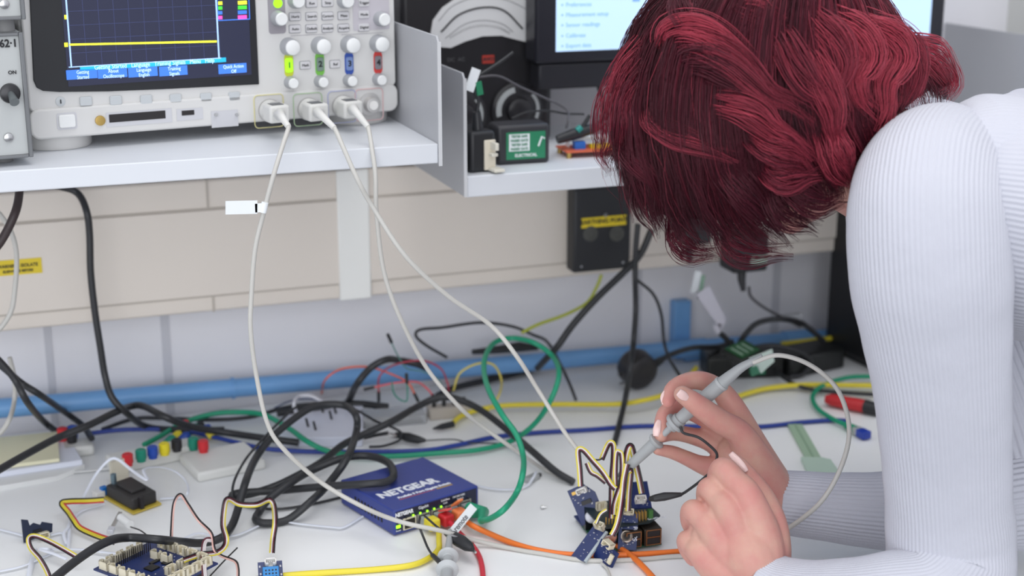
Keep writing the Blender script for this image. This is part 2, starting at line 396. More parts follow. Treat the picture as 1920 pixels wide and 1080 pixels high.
for t_, x, y, mt, sur in ch:
    p = L(x, y); MB().prism(rrect(p.x-.0046, p.z-.0115, p.x+.0046, p.z+.0115, .0044, -.0012), (0, .001, 0)).build('channel_surround', M('surround_'+t_, sur, .5), sc)
    k_ = MB().prism(rrect(p.x-.0036, p.z-.0068, p.x+.0036, p.z+.0068, .002, -.0026), (0, .002, 0)).build('channel_key', mt, sc, bevel=.0004)
    text(t_, .008, inkm, k_, front(p.x, p.z, -.0029), thick=.0002)
def keys(lst, w=.0062, h=.0036):
    for x, y, s_ in lst:
        p = L(x, y); MB().prism(rrect(p.x-w-.0006, p.z-h-.0006, p.x+w+.0006, p.z+h+.0006, .0014, -.0008), (0, .0006, 0)).build('key_surround', M('key_outline', (150, 150, 155), .6), sc)
        k_ = MB().prism(rrect(p.x-w, p.z-h, p.x+w, p.z+h, .0012, -.0026), (0, .0022, 0)).build('key', M('key_plastic', (205, 204, 206), .5), sc, bevel=.0004)
        text(s_, .0036, inkm, k_, front(p.x, p.z, -.0029))
keys([(571, 122, 'Math'), (627, 120, 'Ref')], .0052)
for y, r_ in ((31, ('Horiz', 'Search', 'Cursors', 'Meas')), (54, ('Auto', 'Default', 'Analyze', 'Acquire'))):
    keys([(x, y-(x-552)*.02, s_) for x, s_ in zip((552, 583, 613, 643), r_)], .0056)
keys([(583, 6, 'Run'), (613, 5, 'Stop'), (681, 27, 'Mode'), (681, 51, 'Digital'), (681, 5, 'Trigger')], .0056)
g_ = MB(); p0 = L(504, 64); p1 = L(536, 64); g_.prism(rrect(p0.x, p0.z, p1.x, .206, .003, -.0009), (0, .0008, 0)).build('entry_panel', M('panel_grey', (150, 146, 152), .5), sc)
p0 = L(662, 58); p1 = L(730, 58); MB().prism(rrect(p0.x, p0.z, p1.x, .206, .002, -.0009), (0, .0008, 0)).build('trigger_panel', M('panel_pale', (190, 186, 192), .5), sc)
p = L(520, 6); MB().lathe(p, (0, -1, 0), [(.001, .0045), (.0018, .0045)]).build('entry_light', MATS['lit_green_key'], sc)
for x, y, r_ in ((524, 33, .0075), (716, 34, .0075), (556, 0, .0075), (648, 0, .0075)): knob(sc, L(x-4, y+1), r_, .012)
ln = MB()
for y0, x0, x1 in ((67, 545, 610), (65, 640, 718)):
    a1 = L(x0, y0); a2 = L(x1, y0); ln.box((a1.x, -.0009, a1.z-.0002), (a2.x, -.0004, a1.z+.0002))
ln.build('panel_line', M('line_grey', (165, 162, 168), .6), sc)
bnc = [(505, 207, (216, 208, 150)), (578, 204, (176, 200, 164)), (642, 199, (176, 180, 212)), (693, 195, (222, 184, 184))]
for i, (x, y, cc) in enumerate(bnc):
    p = L(x, y, -.003)
    rr_ = MB(); o_ = rrect(p.x-.0155, p.z-.0165, p.x+.0145, p.z+.0155, .004, -.0036); rr_.tube(o_+[o_[0]], .0005, 6, cap=False).build('input_outline', M('outline_%d' % i, cc, .5), sc)
    MB().lathe((p.x, -.003, p.z), (0, -1, 0), [(0, .0115), (.0015, .0115), (.002, .008), (.010, .0072), (.0105, .005)]).build('input_socket', M('bnc_metal', (196, 194, 192), .35, .4), sc)
    if i == 3: MB().lathe((p.x, -.0136, p.z), (0, -1, 0), [(0, .0046), (.0004, .0046)]).build('socket_core', M('socket_white', (230, 228, 225), .5), sc)

# probes plugged in
plugm = M('probe_plug_grey', (214, 213, 209), .45)
def probe_plug(root, p, px_end):
    """p: world point of socket mouth; px_end: world point where the strain relief ends"""
    ax = Vector((sin(ang), -cos(ang), 0))
    ax = (ax + Vector((.12, 0, -.05))).normalized(); q = p+ax*.026
    m = MB(); fmx = frame(p-ax*.002, ax, zdir=(0, 0, 1))
    m.tube([p-ax*.004, p+ax*.004], .0098, 20)
    b_ = m.build('bayonet_ring', plugm, root)
    MB().box((.004, -.0105, -.009), (.028, .0105, .009), fmx).build('plug_body', plugm, root, bevel=.002, seg=3)
    MB().box((.009, -.007, .0088), (.022, .007, .0094), fmx).build('plug_badge', M('badge_grey', (92, 94, 98), .4), root)
    return q
ends = []
specs = [((505, 207), (526, 216, 1.345), (541, 238, 1.325)), ((578, 204), (598, 212, 1.36), (627, 240, 1.335)), ((642, 199), (664, 206, 1.375), (690, 238, 1.355))]
plugs = []
for (x, y), e1, e2 in specs:
    p = MW[sc.name] @ (L(x, y, -.012)); plugs.append((p, Y(*e1), Y(*e2)))
cabs = {}
def probe_cable(label, i, rest):
    p, e1, e2 = plugs[i]
    t = thing('scope_probe', label, 'probe', (p.x, p.y, p.z))
    q = probe_plug_local(t, p)
    w = spl([q, e1, e2], 6); k = len(w)
    MB().tube([loc(t, v) for v in w], [.0062-.0036*(j/(k-1))**.7 for j in range(k)], 14).build('strain_relief', plugm, t)
    w = spl([e1*.4+e2*.6, e2]+rest, 7)
    for v in w: v.z = max(v.z, DESK+.0022)
    MB().tube([loc(t, v) for v in w], .00215, 10).build('cable', probec, t)
    return t
def probe_plug_local(t, p):
    ax = Vector((sin(ang)+.10, -cos(ang), -.04)).normalized(); f0 = frame((0, 0, 0), ax, zdir=(0, 0, 1))
    MB().tube([Vector(), ax*.010], .0105, 24).build('bayonet_ring', plugm, t)
    MB().box((.006, -.0105, -.0085), (.024, .0105, .0085), f0).build('plug_body', plugm, t, bevel=.0025, seg=3)
    MB().box((.009, -.006, .0082), (.020, .006, .0090), f0).build('plug_badge', M('badge_grey', (92, 94, 98), .4), t)
    return p+ax*.022

t1 = probe_cable('grey oscilloscope probe held in the hand, its long cable looping from the first input', 0,
    P('y1.31 531 270; y1.295 514 325; y1.295 494 400 478 470 471 560 470 620; y1.30 480 700 500 790 530 840; y1.31 600 903; h.034 680 950 750 978; h.024 830 996; h.006 900 1016; h.002 1000 1036 1100 1051 1200 1049 1280 1043; h.012 1380 1030; d1.345 1440 1010 1475 993; d1.325 1540 940 1580 868 1592 800 1570 730 1520 685 1460 666; d1.333 1412 680'))
t2 = probe_cable('grey oscilloscope probe on the second input, cable running down to the striped sensor wires', 1,
    P('y1.315 645 280; y1.30 672 340 700 390; y1.285 760 480 840 555 920 610; y1.27 970 670 1010 733; y1.25 1055 805; y1.235 1084 845'))
t3 = probe_cable('grey oscilloscope probe on the third input, cable ending on the bench behind the blue switch', 2,
    P('y1.335 699 290; y1.325 704 330; y1.32 706 400 720 510 752 600; y1.33 800 690 860 762; y1.35 905 800 968 845; h.004 1020 880 1068 903'))
# tag on cable 1
tc_ = Y(495, 389, 1.292); t = thing('cable_tag', 'blank white flag label wrapped round the first grey probe cable', 'tag', tc_, 0)
MB().box((-.034, -.0004, -.0055), (-.006, .0004, .0065), Matrix.Rotation(R(3), 4, 'Y')).build('flag', labw, t)
MB().tube([Vector((-.0012, 0, -.0045)), Vector((.0012, 0, .0045))], .0031, 14).box((-.008, -.0004, -.004), (-.001, .0004, .004)).build('clasp', labw, t)

# grey module boxes on the left
def module(label, zb, zt_, yy, x1, txt):
    t = thing('power_supply_module', label, 'instrument', (x1-.12*cos(R(7)), yy-.12*sin(R(7)), zb), R(7))
    MB().box((0, .0035, 0), (.12, .2, zt_-zb)).build('case', M('module_grey', (188, 191, 190), .5, var=.02), t, bevel=.002)
    mr = MB()
    for a_, b_ in (((.1165, 0, 0), (.1202, .006, zt_-zb)), ((0, 0, 0), (.1165, .006, .003)), ((0, 0, zt_-zb-.003), (.1165, .006, zt_-zb))): mr.box(a_, b_)
    mr.build('front_frame', M('module_frame', (120, 122, 124), .45, .3), t, bevel=.0008)
    return t
x1 = Y(52, 170, 1.36).x; zb = 1.121+.007; zt1 = Y(55, 60, 1.36).z
m1 = module('grey metal module box with a lever switch and black number, beside the oscilloscope', zb, zt1, 1.36, x1, 1)
lm = lambda x, y, v=.003: lp(m1, x, y, 1, v)
p = lm(11, 82); text('762·1', .0092, inkm, m1, front(.1153, p.z, .0026), thick=.00025, align='RIGHT', sx=.92)
p = lm(23, 136); text('ON', .0044, inkm, m1, front(p.x, p.z, .0028), thick=.0001)
p = lm(19, 175); sw = MB().lathe(p, (0, -1, 0), [(0, .0088), (.003, .0082), (.004, .006)]).build('switch_bush', M('dark_bush', (60, 60, 62), .3, .6), m1)
MB().tube([p+Vector((0, -.003, 0)), p+Vector((.001, -.014, -.006))], [.0028, .0042], 12).build('lever', M('lever_grey', (110, 116, 118), .35, .4), sw)
for x, y in ((16, 258),):
    p = lm(x, y); MB().lathe(p, (0, -1, 0), [(0, .0042), (.0015, .0038), (.0022, .002)]).build('screw', steel, m1)
for x in (lm(14, 290).x-.0, .02): MB().lathe((x, .03, -.0003), (0, 0, -1), [(0, .009), (.0065, .0085)]).build('foot', M('foot_grey', (130, 130, 130), .6), m1)
z2 = Y(45, 36, 1.36).z
m2 = module('grey metal module box standing on top of the numbered module', z2, z2+.11, 1.357, Y(47, 20, 1.36).x, 2)
p = lp(m2, 8, 8, 1, .003); MB().lathe(p, (0, -1, 0), [(0, .0042), (.0015, .0038), (.0022, .002)]).build('screw', steel, m2)
for x in (.105, .02): MB().lathe((x, .02, -.0003), (0, 0, -1), [(0, .008), (z2-zt1-.0005, .0085)]).build('foot', M('foot_grey', (130, 130, 130), .6), m2)

# ---- analogue meter
AY = 1.60
o = Y(752, 0, AY); zb = S2Z
am = thing('analogue_multimeter', 'large black analogue multimeter with white curved scale and two round selector dials', 'multimeter', (Y(755, 160, AY).x, AY, zb))
la = lambda x, y, v=0.0: lp(am, x, y, 1, v)
aw = la(1035, 160).x
blkb = M('bakelite', (34, 33, 36), .35, bump=.05)
MB().box((0, .0, .0), (aw, .09, .27)).build('case', blkb, am, bevel=.006, seg=3)
def fan(cx, cz, r0, r1, a0, a1, y, n=28): return arc((cx, cz), r1, a0, a1, y, n)+arc((cx, cz), r0, a0, a1, y, n)[::-1]
# scale window traced on the face, then built as a raised window
outp = [(808, 62), (812, 38), (830, 14), (862, -8), (910, -20), (960, -14), (1003, 8), (1003, 40), (1000, 82), (975, 76), (940, 67), (905, 68), (872, 78), (845, 90), (822, 88), (808, 78)]
sp_ = [la(x, y, -.002) for x, y in outp]
dial = MB().prism(sp_[::-1], (0, .002, 0)).build('scale_window', M('dial_white', (214, 214, 214), .35), am)
gp = MB()
def arcpx(pts_, r_, mat, nm):
    w_ = spl([la(x, y, -.0024) for x, y in pts_], 8); return MB().tube(w_, r_, 6).build(nm, mat, dial)
arcpx([(827, 60), (860, 28), (905, 14), (945, 20), (980, 54)], .0011, inkm, 'mirror_band')
arcpx([(835, 72), (870, 46), (905, 38), (940, 44), (962, 60)], .0003, M('scale_grey', (120, 120, 122), .6), 'scale_line')
arcpx([(822, 40), (850, 10), (900, -6), (950, 0), (992, 20)], .0003, MATS['scale_grey'], 'scale_line')
tk = MB(); 
for i in range(29):
    u = i/28; w_ = spl([la(x, y, -.0026) for x, y in ((845, 70), (875, 54), (905, 48), (935, 52), (955, 62))], 7); q = w_[int(u*28)]
    tk.box((q.x-.0002, -.0026, q.z-.0015), (q.x+.0002, -.0022, q.z+.0015))
tk.build('tick_marks', inkm, dial)
p = la(915, 111); MB().box((p.x-.007, -.001, p.z-.0045), (p.x+.007, .001, p.z+.0045)).build('logo_plate', M('logo_red', (178, 56, 44), .5), am)
text('AVO', .006, inkm, am, front(p.x, p.z, -.0013), thick=.0002)
p = la(855, 112); text('DC  AC', .0062, M('dim_ink', (90, 90, 92), .6), am, front(p.x, p.z, -.0005))
for (cx, cy, rr_) in ((968, 205, .031), (862, 215, .031)):
    p = la(cx, cy); MB().lathe((p.x, 0, p.z), (0, -1, 0), [(0, rr_*1.02), (.004, rr_), (.006, rr_*.9)], 40).build('selector_dial', blkb, am)
    MB().prism(fan(p.x, p.z, rr_*.66, rr_*.86, 100, 195, -.0068), (0, .0008, 0)).build('dial_scale', M('dial_arc', (176, 180, 180), .5), am)
    MB().prism(fan(p.x, p.z, rr_*.72, rr_*.84, -25, 45, -.0068), (0, .0008, 0)).build('dial_scale', MATS['dial_arc'], am)
    MB().lathe((p.x, -.006, p.z), (0, -1, 0), [(0, rr_*.5), (.008, rr_*.45), (.010, rr_*.3)]).build('selector_knob', blkb, am)

# ---- monitor
MY = 1.56
p0 = Y(1004, 168, MY); p1 = Y(1766, 105, MY)
mon = thing('computer_monitor', 'black desktop monitor with a bright pale blue page, behind the red hair', 'monitor', (p0.x, MY, S2Z))
lq = lambda x, y, v=0.0: lp(mon, x, y, 1, v)
zb = lq(1010, 119).z; xw = p1.x-p0.x
zb2 = .5*(zb+lq(1750, 112).z)
MB().box((0, 0, zb-.001), (xw, .035, zb+.32)).build('frame', M('monitor_black', (30, 30, 38), .35), mon, bevel=.004)
s0 = lq(1042, 97); s1 = lq(1741, 79)
s_ = MB().box((s0.x, -.0008, s0.z), (s1.x, .001, zb+.31)).build('screen', M('screen_pale_blue', (172, 200, 232), .3, emit=.72), mon)
etx = em('page_ink', (110, 150, 205), .75)
for i, (y_, w_, tx) in enumerate(((9, .04, 'Preferences'), (28, .06, 'Measurement setup'), (47, .05, 'Sensor readings'), (67, .04, 'Calibrate'), (86, .05, 'Export data'))):
    p = lq(1060, y_); text(tx, .0065, etx, s_, front(p.x, p.z, -.0012), align='LEFT')
    MB().box((p.x-.005, -.0011, p.z-.001), (p.x-.003, -.0007, p.z+.001)).build('bullet', etx, s_)
sq(etx, 'scroll_button', 1186, 3, 1200, -8, -.0011, mon, s_)
xs = lq(1085, 130).x
MB().box((lq(1010, 140, .004).x, .004, lq(1040, 168, .004).z), (xw-.02, .034, zb-.0012)).build('speaker_bar', M('speaker_black', (26, 26, 33), .5), mon, bevel=.003)
xs = lq(1400, 130).x
MB().box((xs-.04, .036, .012), (xs+.08, .05, zb+.1)).build('stand_neck', MATS['monitor_black'], mon, bevel=.002)
MB().box((xs-.07, .002, .0005), (xs+.11, .10, .012)).build('stand_base', MATS['monitor_black'], mon, bevel=.003)

# ---- black adapter with UK plug, power brick, board on the lower shelf
ins = M('plug_pin_cream', (222, 214, 196), .5)
def sh(x, y): return onz(x, y, S2Z)
a = sh(882, 327); b = sh(928, 320)
t = thing('power_adapter', 'black plug-in power adapter lying with its pale pins facing out on the lower shelf', 'adapter', (sh(876, 326).x+.004, sh(876, 326).y, S2Z), R(8))
lt = lambda x, y, v=0: lp(t, x, y, 1, v)
w_ = lt(930, 290).x; h_ = lt(900, 247).z
MB().box((0, 0, 0), (w_, .05, h_)).build('body', black, t, bevel=.004, seg=3)
q = lt(913, 280); 
MB().box((q.x-.004, -.003, lt(915, 318).z), (q.x+.009, .0, lt(915, 262).z)).build('socket_plate', ins, t, bevel=.001)
MB().box((q.x-.0, -.018, lt(925, 318).z), (q.x+.012, -.002, lt(925, 312).z)).build('pin', M('cream_pin', (226, 222, 208), .5), t, bevel=.0008)
MB().box((q.x+.002, -.016, lt(925, 278).z), (q.x+.006, -.002, lt(925, 264).z)).box((q.x+.0, -.012, lt(925, 290).z), (q.x+.007, -.002, lt(925, 284).z)).build('pin', MATS['cream_pin'], t, bevel=.0008)
MB().tube([Vector((w_*.55, .015, h_-.002)), Vector((w_*.5, .015, h_+.018))], [.006, .0042], 12).build('cord_relief', blackrub, t)
cable('adapter_cable', 'black cord rising from the plug-in adapter on the lower shelf', [MW[t.name] @ Vector((w_*.5, .015, h_+.016))]+P('y1.46 897 190 888 170 882 150 900 140 935 118 962 98'), .0016, blackrub)
tg = thing('cord_label', 'small green and white tag on the adapter cord near the grey end panel', 'tag', Y(887, 152, 1.455), R(10))
MB().box((-.006, -.001, -.011), (.004, .001, .013), Matrix.Rotation(R(22), 4, 'Y')).build('paper', labw, tg)
MB().box((.002, -.0012, -.016), (.009, .0008, -.002), Matrix.Rotation(R(-10), 4, 'Y')).build('green_field', labg, tg)
a = sh(935, 312); t = thing('power_brick', 'black power brick with a green and white sticker on the lower shelf', 'power supply', (a.x, a.y+.004, S2Z), R(-2))
lt = lambda x, y, v=0: lp(t, x, y, 1, v)
w_ = lt(1031, 290).x; h_ = lt(980, 234).z
MB().box((0, 0, 0), (w_, .035, h_)).build('case', M('brick_grey', (52, 52, 56), .45), t, bevel=.004, seg=3)
sx0, sx1, sz0, sz1 = lt(949, 290).x, lt(1022, 290).x, lt(985, 298).z, lt(985, 247).z
st = MB().box((sx0, -.0006, sz0), (sx1, 0, sz1)).build('sticker', labg, t)
MB().box((sx0+.003, -.0009, sz0+.009), (sx0+.026, -.0005, sz1-.002)).build('sticker_text_field', labw, st)
for i in range(4): text('TESTED SAFE' if i % 2 == 0 else 'PASSED DATE', .0037, labg, st, front(sx0+.0145, sz1-.0045-i*.0045, -.0011), thick=.0001, sx=.85)
text('ELECTRICAL', .0045, labw, st, front(.5*(sx0+sx1), sz0+.0042, -.0009), thick=.0001)
MB().tube([Vector((sx1-.008, -.001, sz1-.016)), Vector((sx1-.004, -.001, sz1-.006)), Vector((sx1-.001, -.001, sz1-.008))], .001, 6).build('tick', labw, st)
# board with orange edges
a = sh(1082, 297); t = thing('circuit_board', 'small orange edged circuit board with a blue block on the lower shelf', 'circuit board', (a.x, a.y, S2Z), R(-4))
MB().box((-.012, 0, .006), (.06, .04, .008)).build('board', M('orange_board', (208, 100, 66), .45), t, bevel=.0004)
for x, y in ((-.008, .004), (.055, .004), (-.008, .036), (.055, .036)): MB().cyl((x, y, 0), (x, y, .0065), .003, 10).build('standoff', gold, t)
MB().box((.001, .01, .008), (.013, .02, .016)).build('terminal_block', M('terminal_blue', (40, 104, 190), .4), t)
MB().box((.02, .01, .008), (.05, .02, .012)).build('pin_header', laby, t)
MB().box((-.004, .025, .0165), (.045, .035, .0185)).box((-.002,.026,.008),(.0,.034,.0165)).box((.041,.026,.008),(.043,.034,.0165)).build('shield', labw, t)
# clip leads on shelf
cable('test_lead', 'thin grey test lead arching from the meter to the clips on the lower shelf', P('y1.52 895 145 935 143 975 163 1020 183 1062 205; y1.50 1065 225 1062 240'), .0013, M('lead_grey', (86, 84, 88), .4))
cable('test_lead', 'thin dark test lead crossing in front of the meter to a clip', P('y1.52 960 222 990 210 1030 208 1060 213 1095 214'), .0012, blackrub)
cable('monitor_cable', 'black cord hanging down behind the lower shelf from the monitor', P('y1.66 1122 160 1130 190 1130 220; y1.64 1120 238'), .0028, blackrub)
t = thing('test_clip', 'black test clip with a teal sleeve lying on the lower shelf', 'clip', Y(1050, 252, 1.50), 0)
q = [loc(t, p) for p in P('y1.50 1045 262 1075 252 1105 243 1130 236')]
MB().tube(q, [.005, .0065, .006, .003], 12).build('body', black, t)
MB().tube([q[1]+Vector((.006, 0, 0)), q[2]+Vector((0, -.001, .016))], [.003, .002], 10).build('lever', black, t)
MB().tube([q[1]+Vector((.003, -.003, .004)), q[1]+Vector((.008, -.003, .008))], .0038, 10).build('sleeve', M('teal', (40, 140, 132), .4), t)
# ================================================================ WALL BOX, PLUGS ON TRUNKING
a = Y(1075, 500, TY-.004); 
x0 = Y(1076, 440, TY-.03).x; x1 = Y(1183, 440, TY-.03).x; z0 = Y(1085, 512, TY-.03).z
t = thing('socket_box', 'black square wall box with a yellow label strip on the cream trunking', 'socket box', (x0, TY-.03, z0))
lt = lambda x, y, v=0: lp(t, x, y, 1, v)
w_ = x1-x0; h_ = .104
MB().box((0, 0, 0), (w_, .024, h_)).build('case', black, t, bevel=.003, seg=3)
q0, q1 = lt(1090, 428), lt(1174, 401)
st = MB().box((q0.x, -.0006, q0.z), (q1.x, 0, q1.z-.001)).build('label_strip', laby, t)
text('EARTHING POINT', .0075, inkm, st, front(.5*(q0.x+q1.x), .5*(q0.z+q1.z), -.0009), thick=.0002)
for x in (1107, 1156):
    p = lt(x, 438); MB().lathe(p, (0, -1, 0), [(0, .0095), (.0012, .0095), (.0016, .006), (.0006, .0055)]).build('earth_terminal', M('grey_ring', (88, 88, 84), .4, .4), t)
p = lt(1133, 402); MB().lathe(p, (0, -1, 0), [(0, .003), (.004, .0025)]).build('screw', steel, t)
for x, y in ((1090, 500), (1168, 492)): p = lt(x, y); MB().lathe(p, (0, -1, 0), [(0, .0015), (.0005, .0015)]).build('rivet', steel, t)
t = thing('wall_plug', 'black wall plug with a green and white sticker, below the hair tips', 'plug', (Y(1375, 505, TY-.04).x, TY-.04, Y(1400, 512, TY-.04).z))
lt = lambda x, y, v=0: lp(t, x, y, 1, v)
MB().box((0, 0, 0), (lt(1440, 500).x, .0395, .05)).build('body', black, t, bevel=.004, seg=3)
q0, q1 = lt(1407, 497), lt(1438, 478)
MB().box((q0.x, -.0006, q0.z), (q1.x, 0, q1.z)).build('sticker', M('pale_green_label', (176, 206, 190), .5), t)
MB().tube([Vector((.02, .015, .001)), Vector((.019, .012, -.012)), Vector((.02, .008, -.026))], [.006, .005, .003], 12).build('cord_relief', blackrub, t)
cable('plug_cable', 'grey cord curving from the stickered wall plug down to the blue pipe', P('y1.62 1404 538 1408 556 1430 575 1465 594; y1.635 1500 612'), .0019, M('lead_grey', (86, 84, 88), .4))
t = thing('wall_plug', 'black wall plug tucked under the front hair, short cord with white tag', 'plug', (Y(1285, 470, TY-.036).x, TY-.036, Y(1290, 462, TY-.036).z))
lt = lambda x, y, v=0: lp(t, x, y, 1, v)
MB().box((0, 0, 0), (lt(1335, 460).x, .0355, .05)).build('body', black, t, bevel=.004, seg=3)
MB().tube([Vector((.012, .015, .001)), Vector((.011, .012, -.008)), Vector((.0105, .009, -.024))], [.006, .005, .003], 12).build('cord_relief', blackrub, t)
t = thing('cord_label', 'white and green tag on the cord hanging left of the blank flag label', 'tag', Y(1304, 530, 1.615), 0)
MB().box((-.004, -.0006, -.013), (.005, .0006, .015), Matrix.Rotation(R(12), 4, 'Y')).build('paper', labw, t)
MB().tube([Vector((.004, 0, -.013)), Vector((.006, 0, -.021))], [.0035, .002], 10).build('cord_end', blackrub, t)
MB().box((.007, -.0004, -.012), (.012, .0006, .010), Matrix.Rotation(R(8), 4, 'Y')).build('green_field', M('pale_green_label2', (140, 176, 152), .5), t)
t = thing('flag_label', 'blank pale flag label hanging over the blue pipe on a black cord', 'tag', Y(1335, 580, 1.60), 0)
q = [loc(t, p) for p in P('y1.60 1305 552 1330 536 1362 600 1352 618')]
MB().prism([q[0], q[1], q[2], q[3]], (0, .0008, 0)).build('paper', M('pale_label', (206, 204, 214), .6), t)
MB().prism([loc(t, p) for p in P('y1.60 1337 612 1352 606 1350 625 1343 626')], (0, .0009, 0)).build('paper_tail', MATS['pale_label'], t)
# dark cabinet standing at the right of the bench back, behind the sleeve
a = Y(1556, 400, 1.50); 
p0 = H(1648, 705)
t = thing('computer_tower', 'tall black computer case on the bench just behind the near sleeve', 'computer', (p0.x, p0.y, DESK), R(4))
MB().box((0, .0, .008), (.17, .118, .262)).build('case', M('tower_black', (24, 24, 27), .45), t, bevel=.004)
MB().box((.006, -.004, .012), (.164, .001, .256)).build('front_panel', M('tower_panel', (30, 30, 34), .35), t, bevel=.002)
for x in (.02, .15): MB().box((x-.012, .01, 0), (x+.012, .11, .008)).build('foot', blackrub, t)

# ================================================================ CABLES ON THE BENCH
cable('power_cable', 'thick brown-black cord hanging at the left edge below the equipment shelf', P('y1.50 34 345 36 362; y1.48 28 400 0 455 -40 500'), .0042, M('brown_cord', (58, 46, 46), .45))
cable('network_cable', 'cream cable hanging at the far left in front of the trunking', P('y1.54 -20 385 2 405 22 438 31 480 28 540 18 590 -20 640'), .0026, probec)
cable('network_cable', 'cream cable curving down over the blue pipe, left edge', P('y1.60 18 670 27 710 27 750; y1.57 18 785 0 812 -30 830'), .0026, probec)
k5 = cable('power_cable', 'black cord dropping from behind the equipment shelf over the blue pipe', P('y1.62 60 338 110 349 145 362; y1.60 162 395 168 440 170 510 178 585 188 650 197 705; y1.59 210 745 238 775; h.012 275 800 340 806; h.006 420 806'), .0038, blackrub)
cable('power_cable', 'black cord from the left edge running down to the terminal post, upper one', P('y1.56 -40 655 0 684 40 718 78 742; h.03 125 775; h.02 155 798 172 822'), .0036, blackrub)
cable('power_cable', 'black cord from the left edge running down to the terminal post, lower one', P('y1.53 -40 640 0 678 28 712 52 755; h.028 82 790; h.014 112 812 140 816'), .0036, blackrub)
cable('power_cable', 'long black cord running diagonally from left edge up past the pipe', P('h.05 -40 905 0 880 60 846 110 820; h.055 165 798 210 776; h.045 245 762 270 762 310 782; h.025 360 800; h.012 430 812 500 822; h.008 560 830'), .0040, blackrub)
cable('power_cable', 'thin black cord lying along the back of the bench beside the pipe', P('h.01 192 805 250 786 300 784 400 787 470 782; h.014 520 768 560 760; h.016 600 757 650 757'), .0024, blackrub)
t = cable('black_sleeve', 'short thick black cable sleeve end lying behind the white module', P('h.014 520 775 600 764; h.012 665 757 727 763'), .0042, blackrub, 'cable sleeve')
cable('coiled_cable', 'thick black cord looping in a wide coil left of the blue switch',
      P('h.004 1075 904; h.01 1042 884; h.02 1000 848 958 812; h.032 900 768; h.040 852 747 820 746; h.034 780 764 735 790; h.024 675 818 640 836; h.018 600 868 555 893; h.014 515 912; h.008 470 926 436 930; h.012 450 924 520 920; h.024 610 912; h.0335 680 908 722 904; h.034 738 892 728 868; h.034 690 855 640 860; h.026 585 882 545 905; h.016 505 935; h.006 486 960 480 975; h.005 500 981 540 974; h.02 585 938 615 908; h.045 650 860 668 810; h.060 668 780 650 762; h.062 620 758 585 764; h.054 545 790; h.044 505 825; h.034 478 862 460 905; h.018 448 948; h.010 435 985 415 1008; h.008 380 1018; h.018 340 1016; h.040 300 1012 240 1008; h.05 200 1016 150 1046 90 1095 60 1130'),
      .0040, blackrub, 'cable', k=8)
cable('thin_cable', 'thin black cord looping inside the thick coil and passing under the blue switch', P('h.050 640 760 600 757; h.05 558 762; h.045 520 795 487 830; h.03 460 862 440 900; h.012 436 928; h.003 445 944 480 952 530 954; h.002 600 942 660 927 700 918'), .0014, blackrub)
cable('thin_cable', 'thin black cord arching from the coil to a metal clip beside the white module', P('h.05 560 762 590 756; h.052 630 758; h.045 670 770; h.03 705 790; h.014 735 801 752 812; h.006 748 826 720 836 692 838'), .0015, blackrub)
t = thing('crocodile_clip', 'black crocodile clip with bare metal jaws behind the white module', 'clip', H(770, 822, .006), R(-3))
q = [loc(t, p) for p in P('h.008 742 815 765 820 785 825 798 826')]
MB().tube(q, [.003, .0055, .0045, .0018], 12).build('boot', black, t)
MB().tube([loc(t, p) for p in P('h.009 728 812 746 817')], [.0015, .0028], 8, flat=.5).build('jaw', steel, t)
MB().tube([loc(t, p) for p in P('h.004 730 820 746 820')], [.0012, .0024], 8, flat=.5).build('jaw', steel, t)
cable('thin_cable', 'thin dark lead running right from the crocodile clip', P('h.005 798 826 850 824 880 830; h.003 940 832 960 838'), .0008, blackrub)
cable('thin_cable', 'short black lead stub right of the white module', P('h.008 683 821 705 816 728 812'), .0022, blackrub)
cable('power_cable', 'black cord arching up behind the blue pipe beside the jumper wires', P('h.006 645 770 655 750; y1.58 668 722 695 690 725 674; y1.62 750 676 780 682 800 690'), .0042, blackrub)
cable('thin_cable', 'thin black cord looping on the wall above the blue pipe', P('y1.64 838 670 800 648 780 630 788 618 830 614 900 605 960 612 1000 628 1025 640; y1.62 1045 672; y1.57 1066 715; h.004 1080 750'), .0019, blackrub)
cable('power_cable', 'thick black cord slanting down from the wall box to the blue pipe', P('y1.58 1222 430 1200 478 1165 515 1120 558 1075 608 1045 650; y1.60 1025 672; y1.63 1008 690'), .0042, blackrub)
cable('power_cable', 'dark cord on the bench below the pipe, behind the green loop', P('h.006 1010 688 960 702 900 716 850 728 820 742'), .0040, blackrub)
cable('power_cable', 'black cord hanging straight down in front of the round plug', P('y1.56 1196 420 1192 470 1191 520; y1.54 1192 580 1188 640; y1.50 1182 690; h.02 1172 750; h.006 1160 800; h.003 1152 832'), .0034, blackrub)
cable('thin_cable', 'thin black cord hanging to the right of the straight cord', P('y1.60 1195 525 1225 552 1240 590 1245 640; y1.56 1255 672 1275 705'), .0020, blackrub)
cable('earth_wire', 'thin yellow green wire hanging from the black wall box', P('y1.62 1128 515 1118 540 1100 568 1060 590 1010 608 978 624'), .0020, M('yellow_green', (176, 184, 60), .45))
# black items on the pipe
t = thing('cable_clamp', 'flat black clamp resting on top of the blue pipe behind the green loop', 'clamp', Y(950, 660, 1.655), 0)
MB().tube([loc(t, p) for p in P('y1.655 886 660 930 656 975 650 1008 652')], [.004, .006, .008, .004], 12, flat=.8).build('body', black, t)
t = thing('power_adapter', 'black flat adapter lying under the pipe behind the yellow jumper', 'adapter', H(945, 700), R(-8))
MB().box((-.032, -.012, 0), (.034, .014, .014)).build('body', black, t, bevel=.003)
